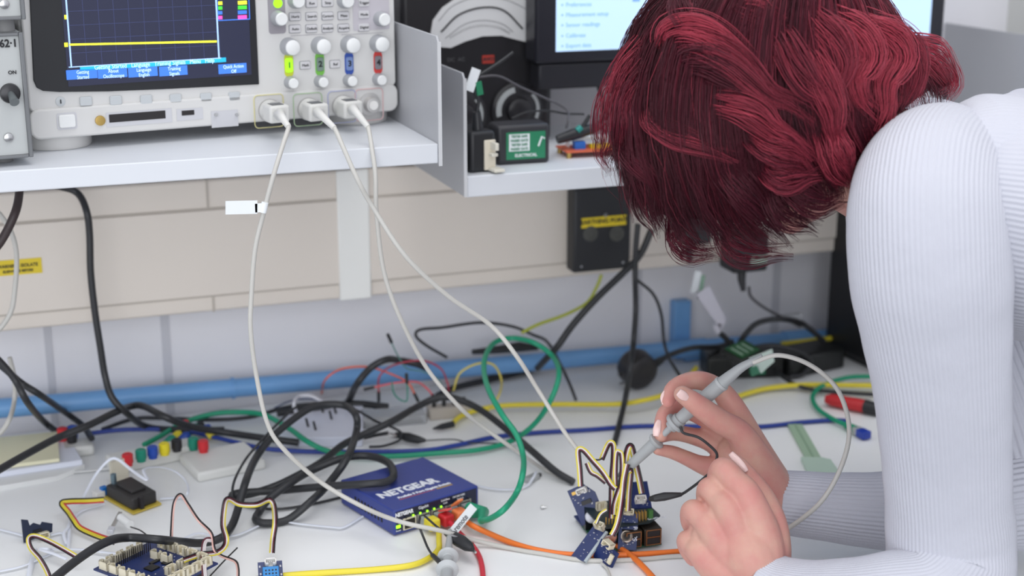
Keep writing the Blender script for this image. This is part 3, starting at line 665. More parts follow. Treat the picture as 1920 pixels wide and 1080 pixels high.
# green cables
plug_g = M('green_boot', (30, 150, 112), .45)
g1 = cable('network_cable', 'green network cable making a tall loop right of centre and ending in the switch',
      P('h.012 270 834 300 818 345 792; h.018 400 776 450 773; h.020 495 778 540 802; h.016 580 830; h.006 620 847 680 855 750 855 820 850 900 843; h.008 960 826; h.03 1005 792; h.065 1035 745; h.085 1048 700 1036 668; h.10 1002 643 962 634; h.10 928 642 910 668; h.095 908 700 918 735; h.085 942 778; h.07 968 815; h.055 981 855 980 890; h.038 968 925 945 955; h.024 920 972; h.016 903 976'),
      .0030, M('green_jacket2', (24, 150, 112), .4))
yw = cable('network_cable', 'thick yellow cable curving along the back of the bench behind the wires', P('h.006 845 797 865 780 900 768; h.01 950 760 1050 758 1150 758; h.016 1200 752 1250 738; h.02 1285 712 1305 690'), .0030, yelj)
MB().tube([loc(yw, p) if False else p-yw.location for p in P('h.006 812 804 828 800 850 795')], [.001, .0035, .0038], 10).build('black_end', black, yw)
cable('network_cable', 'thick yellow cable running right from behind the hand to the sleeve', P('h.006 1372 748 1400 738 1440 728; h.008 1500 722 1560 722 1700 724'), .0032, yelj)
cable('network_cable', 'blurred yellow cable piece near the black computer case', P('h.02 1466 645 1510 640 1560 634'), .0034, yelj)
cable('network_cable', 'dark blue network cable crossing the whole bench behind the switch', P('h.01 165 813 230 806 300 805 350 808; h.008 420 824 490 840; h.004 560 846 640 847 720 847 800 844 860 834; h.003 930 819 1010 811 1100 806 1200 799 1300 799 1420 800 1500 792 1560 788 1590 789'), .0026, bluej)
gc = cable('network_cable', 'green network cable at right ending in a clear plug with blue insert', P('h.01 1720 706 1640 706 1590 708; h.008 1545 722 1524 742; h.006 1532 765 1560 785; h.006 1590 799'), .0029, MATS['green_jacket2'])
q = [p-gc.location for p in P('h.006 1586 797 1604 806')]
MB().tube(q, [.0042, .0052], 12).build('boot', plug_g, gc)
d_ = (q[1]-q[0]).normalized(); f0 = frame(q[1], d_, zdir=(0, 0, 1))
MB().box((0, -.005, -.004), (.007, .005, .004), f0).build('clear_plug', M('clear_plastic', (222, 226, 226), .15, trans=.5), gc)
MB().box((.007, -.0058, -.0045), (.021, .0058, .0045), f0).build('blue_insert', M('insert_blue', (36, 66, 170), .35), gc, bevel=.001)
t = thing('marker', 'red handled tool with black end lying near the green cable', 'tool', H(1550, 750), 0)
q = [loc(t, p) for p in P('h.009 1548 748 1560 750 1622 762; h.009 1648 768')]
MB().tube(q[:3], [.005, .0075, .008], 14).build('handle', redm, t)
MB().tube(q[2:], [.0085, .0075], 14).build('black_end', black, t)
# green sliding gauge
gg = M('gauge_green', (160, 186, 160), .5)
p0 = H(1490, 800); p1 = H(1540, 890)
t = thing('plastic_caliper', 'pale green plastic caliper gauge lying flat on the bench behind the far sleeve', 'caliper', mat4=frame(p0+Vector((0, 0, .0005)), p1-p0, zdir=(0, 0, 1)))
Lg = (p1-p0).length
MB().box((0, -.0085, 0), (Lg*1.1, .0085, .003)).build('beam', gg, t, bevel=.0005)
MB().box((Lg*.0, -.001, .003), (Lg, .001, .0034)).build('scale_rib', M('gauge_dark', (138, 166, 140), .5), t)
MB().prism([(Lg*.72, -.014, -.0004), (Lg*1.12, -.016, -.0004), (Lg*1.12, .019, -.0004), (Lg*.78, .017, -.0004), (Lg*.74, .009, -.0004)], (0, 0, .0048)).build('slider', M('gauge_pale', (184, 206, 190), .5), t, bevel=.0005)
MB().box((Lg*1.1, -.012, 0), (Lg*1.2, .06, .0035)).build('jaw', MATS['gauge_pale'], t)

# round plug with cord
pc = H(1190, 725); t = thing('round_plug', 'bulky black mains plug lying on the bench below the pipe', 'plug', (pc.x, pc.y-.01, DESK), R(15))
MB().lathe((0, -.013, .021), (.1, 1, .25), [(0, .010), (.002, .019), (.006, .0225), (.026, .0235), (.032, .021), (.036, .014)], 32).build('body', M('plug_black', (44, 42, 44), .4), t)
MB().tube([Vector((.018, 0, .022)), Vector((.030, .004, .026)), Vector((.044, .008, .028))], [.008, .0055, .0045], 14).build('cord_grip', blackrub, t)
MB().box((-.025, .002, .008), (-.018, .008, .011)).box((-.026, .006, .02), (-.018, .010, .024)).build('pin', steel, t)
cable('power_cable', 'black cord from the bulky mains plug running right over the pipe', P('y1.60 1225 682 1260 664 1300 652; y1.62 1345 650 1375 640'), .0034, blackrub)
# power supplies at the back right
p0 = H(1305, 700); 
t = thing('power_brick', 'large black power supply with cable and label tags behind the raised hand', 'power supply', (p0.x, p0.y-.03, DESK), R(-14))
MB().box((0, 0, 0), (.10, .045, .030)).build('case', M('brick_black', (26, 28, 28), .4), t, bevel=.004)
MB().box((.055, -.0006, .006), (.075, .0, .02)).build('sticker', labg, t)
p0 = H(1395, 690, .03); t2_ = thing('circuit_module', 'green labelled black module lying tilted on the power supplies behind the hand', 'circuit board', mat4=frame(Y(1375, 668, 1.52), Y(1455, 632, 1.58)-Y(1375, 668, 1.52), zdir=(-.1, -.45, 1)))
MB().box((0, -.012, -.006), (.058, .018, .0)).build('base', M('brick_black', (26, 28, 28), .4), t2_, bevel=.001)
MB().box((.006, -.009, 0), (.052, .016, .0012)).build('green_face', M('dark_green_face', (34, 92, 52), .4), t2_)
for i in range(3): MB().box((.012+i*.013, -.005, .0012), (.016+i*.013, .012, .0016)).build('white_stripe', M('dull_white', (150, 176, 156), .5), t2_)
t = thing('power_brick', 'second black power supply, right of the green labelled module', 'power supply', (H(1500, 690).x, H(1500, 690).y-.03, DESK), R(10))
MB().box((-.035, 0, 0), (.055, .05, .028)).build('case', M('brick_black', (26, 28, 28), .4), t, bevel=.004)
t = thing('paper_label', 'crumpled white and green label under the arching probe cable', 'label', Y(1420, 680, 1.45), 0)
q = [loc(t, p) for p in P('y1.44 1405 672 1448 655 1452 678 1438 690 1428 700 1412 690')]
MB().prism(q, (0, .0012, 0)).build('paper', M('paper_green', (198, 214, 204), .55), t)
q = [loc(t, p) for p in P('y1.437 1407 690 1420 686 1426 700 1410 706')]
MB().prism(q, (0, .001, 0)).build('green_field', M('paper_darkgreen', (60, 120, 92), .55), t)
cable('power_cable', 'black cord arching over the pipe behind the blank flag label', P('y1.60 1352 626 1366 640 1378 655; y1.58 1395 630 1420 606 1460 598; y1.60 1500 605 1520 618 1545 640'), .0036, blackrub)
cable('power_cable', 'black cord looping on the power supplies at the back right', P('y1.56 1380 690 1372 665 1400 655 1450 648 1500 660 1520 680 1505 702 1480 706'), .003, blackrub)
cable('power_cable', 'black cord lying right of the power supplies toward the sleeve', P('h.01 1448 690 1475 712; h.006 1510 728 1560 735 1640 740'), .0026, blackrub)
t = thing('white_connector', 'small white connector block on the cords at the back right', 'connector', Y(1488, 596, 1.60), R(0))
MB().box((-.013, 0, -.003), (.013, .008, .004)).build('body', M('dull_white2', (166, 168, 172), .5), t, bevel=.001)

# ================================================================ SWITCH
p0 = H(739, 1007); p1 = H(899, 957)
sw_d = (p1-p0).normalized(); sw = thing('network_switch', 'dark blue five port network switch with white maker lettering and coloured cables plugged in', 'network switch', p0, math.atan2(sw_d.y, sw_d.x))
swb = M('switch_blue', (52, 66, 138), .4, var=.06, vscale=30, bump=.03)
wS, dS, hS = (p1-p0).length-.001, .098, .027
MB().box((0, 0, .001), (wS, dS, hS)).build('case', swb, sw, bevel=.0016, seg=3)
bl = MB()
for i in range(9): bl.box((-.0003, .02+i*.006, .008), (.0004, .023+i*.006, .018))
bl.build('side_vent', blk, sw)
MB().box((.003, -.0007, .0045), (wS-.003, .0012, .0252)).build('front_panel', M('switch_panel', (30, 34, 62), .4), sw, bevel=.0004)
tf = lambda x, y: frame((x, y, hS+.0003), (1, 0, 0), (0, 1, 0))
lz = lambda x, y: lp(sw, x, y, 2, hS)
q = lz(765, 916); text('NETGEAR', .0170, inkw, sw, tf(q.x, q.y), thick=.0007, sx=.92)
a1 = lz(751, 931); a2 = lz(862, 914); 
text('ProSafe 5 Port Gigabit Switch', .0052, inkw, sw, tf(q.x+.010, q.y-.0142), thick=.0002, sx=1.0)
MB().box((q.x-.022, q.y-.0185, hS), (q.x+.020, q.y-.0178, hS+.0002)).build('pinstripe', M('stripe_orange', (206, 96, 70), .5), sw)
MB().box((q.x+.022, q.y-.0195, hS), (q.x+.041, q.y-.0168, hS+.0002)).build('model_mark', M('stripe_gold', (170, 140, 90), .5), sw)
lf = lambda x, y, v=-.0012: lp(sw, x, y, 1, v)
text('NETGEAR', .0052, inkw, sw, front(.0115, .0222, -.0012), thick=.0003, sx=.9)
text('Gigabit', .0042, inkw, sw, front(.034, .0228, -.0012), sx=1.0)
text('Link/Act', .003, inkw, sw, front(.060, .0232, -.0012)); text('10/100/1000', .003, inkw, sw, front(.076, .0232, -.0012)); text('Link', .003, inkw, sw, front(.060, .0200, -.0012)); text('Switch', .003, inkw, sw, front(.078, .0200, -.0012)); text('Power', .0022, inkw, sw, front(.0045, .0058, -.0012))
led = em('led_green', (150, 245, 40), 1.6)
MB().box((.0022, -.0014, .0085), (.0068, -.0006, .0115)).build('power_light', led, sw)
for i in range(5):
    x = .010+i*.0165
    pt = MB().box((x, -.0016, .0045), (x+.015, .0006, .0165)).build('port', cream if i == 0 else M('port_metal', (170, 168, 158), .4, .3), sw)
    MB().box((x+.0014, -.0019, .0056), (x+.0136, -.0012, .0150)).build('port_opening', blk, pt)
    for dx in (.0022, .0105):
        MB().ball((x+dx+.001, -.0018, .0176), (.0013, .0008, .0011), n=10, m=6).build('status_light', led if (i in (1, 2) or (i == 0 and dx > .005)) else chip, pt)
# plugs
def boot(name, label, port, mat, pts, r, cmat, extra=None):
    x = .010+port*.0165+.0075
    t = thing(name, label, 'network cable', MW[sw.name] @ Vector((x, -.002, .010)), sw.rotation_euler.z)
    MB().box((-.0055, -.010, -.004), (.0055, .002, .004)).build('plug', M('clear_plastic', (222, 226, 226), .15, trans=.5), t, bevel=.0005)
    q = [loc(t, p) for p in pts]
    MB().prism([(-.0062, -.007, -.0055), (.0062, -.007, -.0055), (.0062, -.007, .0062), (-.0062, -.007, .0062)], (0, -.013, -.0)).build('boot', mat, t, bevel=.0022, seg=3)
    w_ = spl([Vector((0, -.015, -.0005)), Vector((0, -.024, -.002))]+q, 7)
    for p in w_:
        pw = MW[t.name] @ p
        if pw.z < DESK+r: p.z += DESK+r-pw.z
    MB().tube(w_, [r*1.35]*4+[r]*(len(w_)-4), 12).build('cable', cmat, t)
    return t
boot('network_lead', 'yellow network cable in the second port, looping down to the bottom left', 1, yelj, P('h.008 823 1012; h.004 822 1030 805 1046 770 1060; h.003 700 1068 620 1073 545 1078 480 1086'), .0028, yelj)
tb = boot('network_lead', 'red network cable plugged into the switch, curving down to the bottom edge', 2, redm, P('h.006 862 1000; h.003 885 1022 901 1050 906 1090 904 1130'), .0026, redj)
MB().prism([(-.004, -.006, .006), (.004, -.006, .006), (.003, -.020, .012), (-.003, -.020, .012)], (0, .001, .0018)).build('latch_guard', M('red_pale', (225, 84, 84), .4), tb, bevel=.0006)
to = boot('network_lead', 'orange network cable from the switch running right under the sensor boards', 3, M('orange_boot', (242, 140, 84), .42), P('h.010 885 985; h.006 912 998; h.003 960 1018 1010 1032 1070 1040; h.003 1150 1041 1220 1038 1300 1032'), .0028, orj)
MB().prism([(-.004, -.004, .006), (.004, -.004, .006), (.003, -.016, .016), (-.003, -.016, .016)], (0, .001, .002)).build('latch_guard', MATS['orange_boot'], to, bevel=.0006)
t = thing('network_plug', 'green moulded plug of the looping green cable, in the last switch port', 'plug', MW[sw.name] @ Vector((.010+4*.0165+.0075, -.002, .010)), sw.rotation_euler.z)
MB().box((-.0055, -.008, -.004), (.0055, .002, .004)).build('clear_plug', MATS['clear_plastic'], t)
MB().tube([Vector((0, -.006, .0)), Vector((.001, -.014, 0)), Vector((.006, -.022, 0))]+[loc(t, H(903, 976, .016))], [.0068, .0072, .006, .0038], 14).build('boot', plug_g, t)
cable('network_lead', 'short orange cable leaving the sensor stack toward the bottom edge', P('h.004 1150 1020 1172 1034 1195 1052 1222 1080 1250 1115'), .0028, orj, 'network cable')
# label "remote"
q0, q1, q2 = Y(838, 998, 1.245), Y(882, 944, 1.275), Y(896, 958, 1.270)
fl = frame(q0, q1-q0, q2-q1 if False else (q2-q1)*-1)
t = thing('flag_label', 'white flag label printed remote, sticking out over the switch plugs', 'tag', mat4=frame(q0, q1-q0, q1-q2))
ll = (q1-q0).length
MB().box((0, -.0085, -.0004), (ll, .0, .0004)).build('paper', labw, t)
text('remote', .0078, M('faded_ink', (110, 110, 114), .6), t, frame((ll*.42, -.0046, .0006) , (1, 0, 0), (0, 1, 0)), thick=.0001)
# crocodile clips on ground leads near switch
t = thing('crocodile_clip', 'black crocodile clip lying in front of the switch with its bare tip right', 'clip', H(862, 1015), 0)
q = [loc(t, p) for p in P('h.016 836 999 848 1004 862 1014 878 1025 885 1030')]
MB().tube(q, [.003, .0058, .0075, .006, .003], 14, flat=.75).build('boot', black, t)
MB().tube([loc(t, p) for p in P('h.014 884 1030 892 1036')], [.002, .0012], 8).build('jaw', steel, t)
MB().tube([loc(t, p) for p in P('h.02 846 1003 858 1008')], [.0012, .0012], 8).build('spring', steel, t)
cable('thin_cable', 'short black ground lead from the switch port to the crocodile clip', P('h.024 796 967 806 976 820 988; h.017 838 1000'), .0011, blackrub)
# standing probe with two rings
t = thing('scope_probe', 'grey probe hook with two flanges lying at the bottom edge below the switch', 'probe', H(838, 1060, .008), 0)
a, b = H(843, 1000, .018), H(836, 1110, .010)
q = lambda u: loc(t, a.lerp(b, u)); dd = (b-a).normalized()
MB().tube([q(-.05), q(.3), q(.38)], [.0022, .0038, .0042], 14).build('nose', probeg, t)
MB().tube([q(.36), q(.62)], [.0045, .0045], 16).build('shaft', probeg, t)
MB().lathe(q(.40), dd, [(0, .0092), (.0016, .0098), (.0034, .0086), (.0042, .0055), (.006, .005)], 32).build('flange', M('probe_flange', (184, 187, 188), .4), t)
MB().lathe(q(.62), dd, [(0, .0095), (.0018, .0104), (.0036, .009), (.0044, .006), (.007, .0058)], 32).build('flange', MATS['probe_flange'], t)
MB().tube([q(.64), q(1.3)], [.0058, .0062], 16).build('grip', probeg, t)
cable('ground_lead', 'black ground lead with a sleeved end running from the switch down to the flanged probe', P('h.026 787 970; h.022 786 985; h.014 795 1010; h.010 806 1034; h.012 826 1058'), .0012, blackrub)
cable('ground_lead', 'thick sleeved tip of the black ground lead touching the flanged probe', P('h.0128 811 1041 820 1050 829 1060'), .0022, blackrub)
t = thing('screw', 'tiny loose screw lying alone on the bench right of the switch', 'screw', H(1019, 952), 0)
MB().tube([loc(t, p) for p in P('h.002 1024 951 1019 951')], [.0011, .0011], 10).build('shank', steel, t)
MB().tube([loc(t, p) for p in P('h.0022 1018 951 1014 952')], [.0024, .0014], 12).build('head', steel, t)

# ================================================================ LEFT SIDE BENCH OBJECTS
# papers
t = thing('document_stack', 'stack of white paperwork lying at the left edge of the bench', 'papers', H(0, 900), 0)
q = lambda *s: [loc(t, p) for p in P(*s)]
pa = P('h.0 -60 932 108 903 160 880 120 845 -60 868')
MB().prism([loc(t, p) for p in pa], (0, 0, .006)).build('lower_booklet', white, t, bevel=.0006)
pa = P('h.006 -60 905 155 872 130 830 -60 855')
MB().prism([loc(t, p) for p in pa], (0, 0, .006)).build('upper_booklet', M('paper_blueish', (224, 228, 240), .6), t, bevel=.0006)
t = thing('notepad', 'pale yellow notepad lying on top of the white paperwork', 'notepad', H(0, 870, .012), 0)
pa = P('h.0125 -60 888 112 866 108 815 -60 832')
MB().prism([loc(t, p) for p in pa], (0, 0, .004)).build('sheets', M('note_yellow', (232, 228, 196), .7, bump=.05), t, bevel=.0004)
cable('white_strip', 'thin white card strip on the bench beside the paperwork', P('h.001 138 888 170 885 212 880'), .0028, white, 'strip', flat=.3, nrm=(0, 0, 1))
# terminal panels with coloured posts
def terminal_panel(label, p0, p1, depth, h, posts, hi=None):
    d = (p1-p0); t = thing('terminal_block', label, 'terminal block', p0, math.atan2(d.y, d.x)); Lw = d.length
    MB().box((0, 0, 0), (Lw, depth, h)).build('base', M('terminal_white', (224, 224, 220), .5), t, bevel=.003, seg=3)
    for x, y, c in posts:
        q = lp(t, x, y, 2, h+.009)
        k = MB().lathe((q.x, q.y, h), (0, 0, 1), [(0, .0048), (.003, .0048), (.0035, .0038)], 20).build('post_base', M('post_'+c, POST[c], .38), t)
        MB().lathe((q.x, q.y, h+.0035), (0, 0, 1), [(0, .0058), (.009, .0058), (.010, .0045), (.0092, .0018)], 20).build('post_cap', M('post_'+c, POST[c], .38), k)
    return t
POST = dict(red=(206, 44, 52), green=(24, 134, 110), blue=(34, 74, 168), yellow=(226, 208, 40), black=(34, 34, 38))
terminal_panel('white terminal block with a row of red, green, blue, yellow and black posts', H(212, 892), H(372, 858), .026, .016, [(239, 858, 'red'), (264, 850, 'green'), (286, 844, 'blue'), (308, 838, 'yellow'), (331, 831, 'black')])
terminal_panel('white breadboard base with a green and a red post at its left end', H(372, 906), H(500, 880), .065, .011, [(362, 828, 'green'), (381, 833, 'red')])
t = thing('terminal_block', 'small pale block with red and black posts under the black cords', 'terminal block', H(118, 862), R(0))
MB().box((0, 0, 0), (.034, .03, .012)).build('base', M('terminal_white', (224, 224, 220), .5), t, bevel=.003)
for x, y, c in ((.003, .028, 'red'), (.012, .018, 'black'), (.014,.03,'blue')):
    MB().lathe((x, y, .012), (0, 0, 1), [(0, .0048), (.003, .0055), (.014, .0058), (.015, .004)], 20).build('post', M('post_'+c, POST[c], .38), t)
t = thing('plug_cluster', 'cluster of stacked banana plugs, red, green, blue and yellow, behind the terminal posts', 'banana plugs', H(345, 812), 0)
for x, y, c in ((344, 797, 'red'), (362, 804, 'green'), (385, 806, 'blue'), (372, 800, 'black'), (397, 812, 'yellow'), (318, 826, 'green'), (330, 818, 'yellow'), (345, 820, 'blue')):
    q = loc(t, H(x, y, .012)); MB().tube([q+Vector((-.005, 0, -.004)), q+Vector((.003, .001, .001)), q+Vector((.006, .002, .002))], [.0045, .0055, .004], 12).build('banana_plug', M('post_'+c, POST[c], .38), t)
# joystick / relay module
p0 = H(193, 935); p1 = H(252, 966); p2 = H(303, 950)
t = thing('sensor_module', 'chunky black block module on a yellow edged circuit board, left side', 'sensor module', mat4=frame(H(250, 967, .0), H(303, 948)-H(250, 967), zdir=(0, 0, 1)))
lt = lambda x, y, v: lp(t, x, y, 2, v)
pw = (H(303, 948)-H(250, 967)).length
bq = [H(250, 967), H(303, 948), H(248, 915), H(192, 935)]
bq = [loc(t, p) for p in bq]
MB().prism([q_+Vector((0, 0, .001)) for q_ in bq], (0, 0, .0018)).build('board', M('board_yellow', (200, 176, 70), .45), t)
ctr = sum(bq, Vector())/4; ins_ = [ctr+(q_-ctr)*.86 for q_ in bq]
MB().prism([q_+Vector((0, 0, .0028)) for q_ in ins_], (0, 0, .013)).build('block', M('block_black', (44, 42, 42), .55, bump=.05), t, bevel=.002, seg=3)
i2 = [ctr+(q_-ctr)*.5 for q_ in bq]
MB().prism([q_+Vector((0, 0, .0155)) for q_ in i2], (0, 0, .003)).build('raised_plate', MATS['block_black'], t, bevel=.001)
mid = ctr+(bq[1]-ctr)*.3+(bq[0]-ctr)*.45
MB().box((bq[0].x+pw*.28, bq[0].y-.0003, .004), (bq[0].x+pw*.40, bq[0].y+.004, .0158)).build('slot', blk, t)
q = ctr+(bq[3]-ctr)*.55; MB().cyl(q+Vector((.003, .006, .014)), q+Vector((.003, .006, .026)), .003, 14).build('metal_post', M('post_steel', (120, 140, 150), .35, .7), t)
q = ctr+(bq[3]-ctr)*1.0; MB().box(q+Vector((0, -.002, .003)), q+Vector((.006, .004, .012))).build('blue_trimmer', M('trim_blue', (24, 110, 190), .4), t)
MB().box(q+Vector((-.008, -.003, .002)), q+Vector((.002, .006, .009))).build('connector', M('conn_white', (228, 226, 222), .5), t, bevel=.0006)
t = thing('paper_fold', 'cream card corner standing behind the black block module', 'card', H(230, 905), R(25))
MB().box((-.012, 0, 0), (.008, .004, .026)).build('card', M('card_cream', (214, 208, 190), .6), t)

# flat white cables
def flatc(lbl, spec, r=.0016): return cable('flat_cable', lbl, P(spec), r, flatw, flat=.45, n=8)
flatc('thin white flat cable arching over from the terminal block to the black module', 'h.004 150 945; h.02 178 892; h.035 205 862 222 862; h.03 245 880 268 896 276 898 270 880; h.022 300 876 330 885; h.012 350 905 352 925; h.003 340 932 300 935')
flatc('white flat cable running down left of the ribbon wires', 'h.003 128 985 150 960 178 950 195 945')
flatc('white flat cable crossing from left edge toward the black module board', 'h.003 -20 988 10 995 44 1004')
flatc('white flat cable tangle beside the small navy board', 'h.003 95 1003 118 1000 125 1020; h.006 120 1000 130 985 134 960; h.004 130 1000 128 1030')
flatc('white flat cable lying from the left edge to the ribbon wires', 'h.003 -20 1075 40 1062 80 1045 100 1036; h.01 90 1030 75 1030 100 1038 125 1048')
flatc('white flat cable at the bottom left heading down', 'h.003 66 1030 58 1060 50 1110', .0024)
flatc('white flat cable running from the base board toward the switch', 'h.004 340 1012 370 1000 400 1004 440 1004; h.003 480 988 510 975 560 982 620 988 645 988 680 968')
flatc('white flat cable lying right of the switch', 'h.003 870 903 910 914 950 918 985 912; h.006 1000 895 1005 885')
flatc('white flat cable behind the base board', 'h.004 95 1030 150 1030 200 1036 260 1040')
t = thing('clear_plug', 'tiny clear plastic plug lying right of the switch near the white cable', 'plug', H(1000, 900), R(30))
MB().box((-.012, -.004, 0), (.006, .004, .006)).build('body', M('clear_plastic', (222, 226, 226), .15, trans=.5), t, bevel=.0006)
MB().box((.006, -.0015, .001), (.012, .0015, .004)).build('tip', chip, t)

# ribbon wires
WC = [wy, ww, wm, wb]; WR = WC[::-1]
def ribbon(label, spec, cols=WC, r=.00062, group=None, side=None, k=7):
    w_ = spl(P(spec) if isinstance(spec, str) else spec, k)
    t = thing('ribbon_wire', label, 'wire', w_[0], 0, group); n = len(cols)
    N_ = len(w_); offs = []
    prev = None
    for i in range(N_):
        T = (w_[min(i+1, N_-1)]-w_[max(i-1, 0)]).normalized()
        v = (w_[i]-C0).normalized() if side is None else Vector(side)
        s_ = T.cross(v)
        if s_.length < .15: s_ = prev or s_
        s_.normalize()
        if prev and s_.dot(prev) < -.3: s_ = -s_
        prev = s_; offs.append(s_)
    nm = ['yellow', 'white', 'maroon', 'black']
    for j, m in enumerate(cols):
        pts_ = [loc(t, w_[i]+offs[i]*((j-(n-1)/2)*r*1.9)) for i in range(N_)]
        MB().tube(pts_, r, 6).build('wire', m, t)
    return t
# base board bottom left
E0, E1, E2 = H(205, 1072, .022), H(345, 1100, .022), H(180, 1030, .022)
c1, c2, c3 = H(172, 1046, .022), H(300, 1112, .022), H(396, 1062, .022)
bb = thing('base_board', 'navy expansion board crowded with cream connector sockets, bottom left', 'circuit board', mat4=frame(c2, c3-c2, zdir=(0, 0, 1)))
Wb = .070; u1 = loc(bb, c1); Db = .084
vy = (Vector((u1.x, u1.y, 0))).normalized()
bbk = thing  # (frame is orthonormal, board drawn as a true rectangle)
MB().box((0, 0, -.0016), (Wb, Db, 0)).build('board', pcb, bb)
def gsock(root, x, y, rot=0, z=0, mat=cream):
    Mx = Matrix.Translation(Vector((x, y, z))) @ Matrix.Rotation(rot, 4, 'Z')
    m = MB(); m.box((-.0052, -.0028, 0), (.0052, .0028, .001), Mx)
    for a_, b_ in (((-.0052, -.0028, .001), (-.0042, .0028, .0075)), ((.0042, -.0028, .001), (.0052, .0028, .0075)), ((-.0052, .0018, .001), (.0052, .0028, .0075)), ((-.0052, -.0028, .001), (-.002, -.002, .0075)), ((.002, -.0028, .001), (.0052, -.002, .0075))): m.box(a_, b_, Mx)
    for i in range(4): m.box((-.0033+i*.002, -.0003, .001), (-.0027+i*.002, .0003, .006), Mx)
    return m.build('connector', mat, root)
for i in range(6): gsock(bb, .0055, .012+i*.0125, pi/2)
for i in range(5): gsock(bb, .016+i*.0110, .0045, 0)
for i in range(4): gsock(bb, .010+i*.012, .0785, pi)
for i in range(5): gsock(bb, Wb-.005, .014+i*.0125, -pi/2)
for i in range(2): gsock(bb, .032+i*.014, .020, 0)
for i in range(2): gsock(bb, .046, .040+i*.013, pi/2)
for (x, y, w_, h_) in ((.024, .036, .010, .010), (.040, .034, .007, .007), (.034, .046, .012, .004)): MB().box((x, y, 0), (x+w_, y+h_, .0014)).build('chip', chip, bb)
hp = MB()
for i in range(16):
    for j in range(2): hp.box((.016+i*.0025, .0685+j*.0025, 0), (.0165+i*.0025, .069+j*.0025, .0095))
hp.build('header_pins', M('pin_dark', (70, 66, 60), .35, .6), bb)
wl = MB()
for i in range(26):
    x, y = random.uniform(.014, Wb-.012), random.uniform(.012, .046); wl.box((x, y, .0), (x+.0012, y+.0007, .0006))
wl.build('small_components', M('comp_grey', (190, 190, 196), .4), bb)
MB().ball((.0135, .020, .001), .0014, n=8, m=6).build('status_light', em('led_warm', (250, 240, 120), 1.2), bb)
t = thing('controller_board', 'black controller board lying beneath the navy expansion board', 'circuit board', mat4=MW[bb.name] @ Matrix.Translation((0, 0, -.0165)))
MB().box((.004, .002, -.0016), (Wb-.004, Db-.004, 0)).build('board', pcbk, t)
for x, y, w_, h_ in ((.01, .004, .05, .005), (.01, .072, .04, .005)): MB().box((x, y, 0), (x+w_, y+h_, .0145)).build('header', chip, t)
MB().box((.004, .018, 0), (.016, .03, .010)).build('usb_socket', steel, t)
MB().box((.002, .036, 0), (.008, .042, .003)).build('status_light', em('led_red', (240, 130, 110), 1.0), t)
for x, y in ((.008, .006), (Wb-.008, .006), (.008, .074), (Wb-.008, .074)): MB().cyl((x, y, -.0060), (x, y, -.0016), .002, 10).build('standoff', steel, t)
# small navy board with ribbon
t = thing('sensor_module', 'small navy sensor board standing on edge at the far left', 'sensor module', mat4=frame(H(44, 1018, .001), H(92, 1010, .0)-H(44, 1022, .0), ydir=(.12, .25, 1)))
MB().prism([(0, 0, 0), (.028, .004, 0), (.0295, .012, 0), (.020, .016, 0), (.018, .0135, 0), (.012, .017, 0), (.008, .015, 0), (.007, .021, 0), (.001, .023, 0)], (0, 0, .0016)).build('board', M('navy_dark_board', (28, 38, 62), .4), t)
MB().box((.010, .006, .0016), (.018, .010, .003)).build('chip', chip, t)
gsock(t, .018, .004, 0, .0016)
# ribbons of left side
ribbon('yellow, white and maroon ribbon wire bending over the small navy board to the base board', 'h.012 150 1048; h.016 120 1030 90 1014; h.02 65 1005 54 1010; h.014 58 1028 75 1048 90 1075; h.01 96 1100')
ribbon('loose black, yellow and red wires from the black block module to the base board', 'h.012 195 937 165 939; h.016 130 940 116 944; h.012 128 960 138 975; h.008 150 990 180 1004; h.016 215 1016', [wb, wy, wy, wr], .0008)
ribbon('pink and black ribbon wire looping beside the base board', 'h.03 345 1050; h.026 375 1040 405 1036 420 1026; h.035 424 1010 418 985; h.04 420 955 424 938; h.038 432 936 450 945 480 946; h.034 500 938 508 938; h.03 514 950 516 980; h.02 512 1010 510 1036', [wy, ww, wm, wb], .0007)
ribbon('black and pink wire arching high above the base board', 'h.02 321 1022; h.035 322 990; h.055 326 945 338 927; h.05 352 945 372 975; h.036 396 1000; h.03 402 1030; h.02 415 1042 440 1052 446 1066 446 1090', [M('pink_wire', (226, 180, 170), .4), wb], .0008)
ribbon('pink and white wire bending down at the right end of the base board', 'h.03 400 1012; h.028 385 1014; h.026 381 1040 384 1090 386 1130', [wm, ww, ww], .0008)
cable('thin_cable', 'stiff black wire end sticking out beside the base board', P('h.01 392 1082 420 1052; h.014 445 1027'), .0007, wb)
cable('thin_cable', 'short wire from the tiny silver connector to the black cord', P('h.012 245 988; h.016 262 994 275 1003'), .0007, wb)
t = thing('wire_connector', 'tiny clear and silver connector at the end of a wire, beside the black module', 'connector', H(222, 985, .004), 0)
q = [loc(t, p) for p in P('h.010 206 998 215 980 224 964')]
f0 = frame(q[0], q[2]-q[0], zdir=(0, -.4, 1)); ll = (q[2]-q[0]).length
MB().box((0, -.003, -.002), (.010, .003, .002), f0).build('clear_shell', M('shell_clear', (206, 208, 216), .2, .3), t, bevel=.0004)
MB().box((.008, -.0018, -.001), (ll+.004, .0018, .001), f0).build('metal_tab', steel, t)
MB().tube([loc(t, p) for p in P('h.012 226 970 244 984')], .004, 12).build('white_housing', white, t)
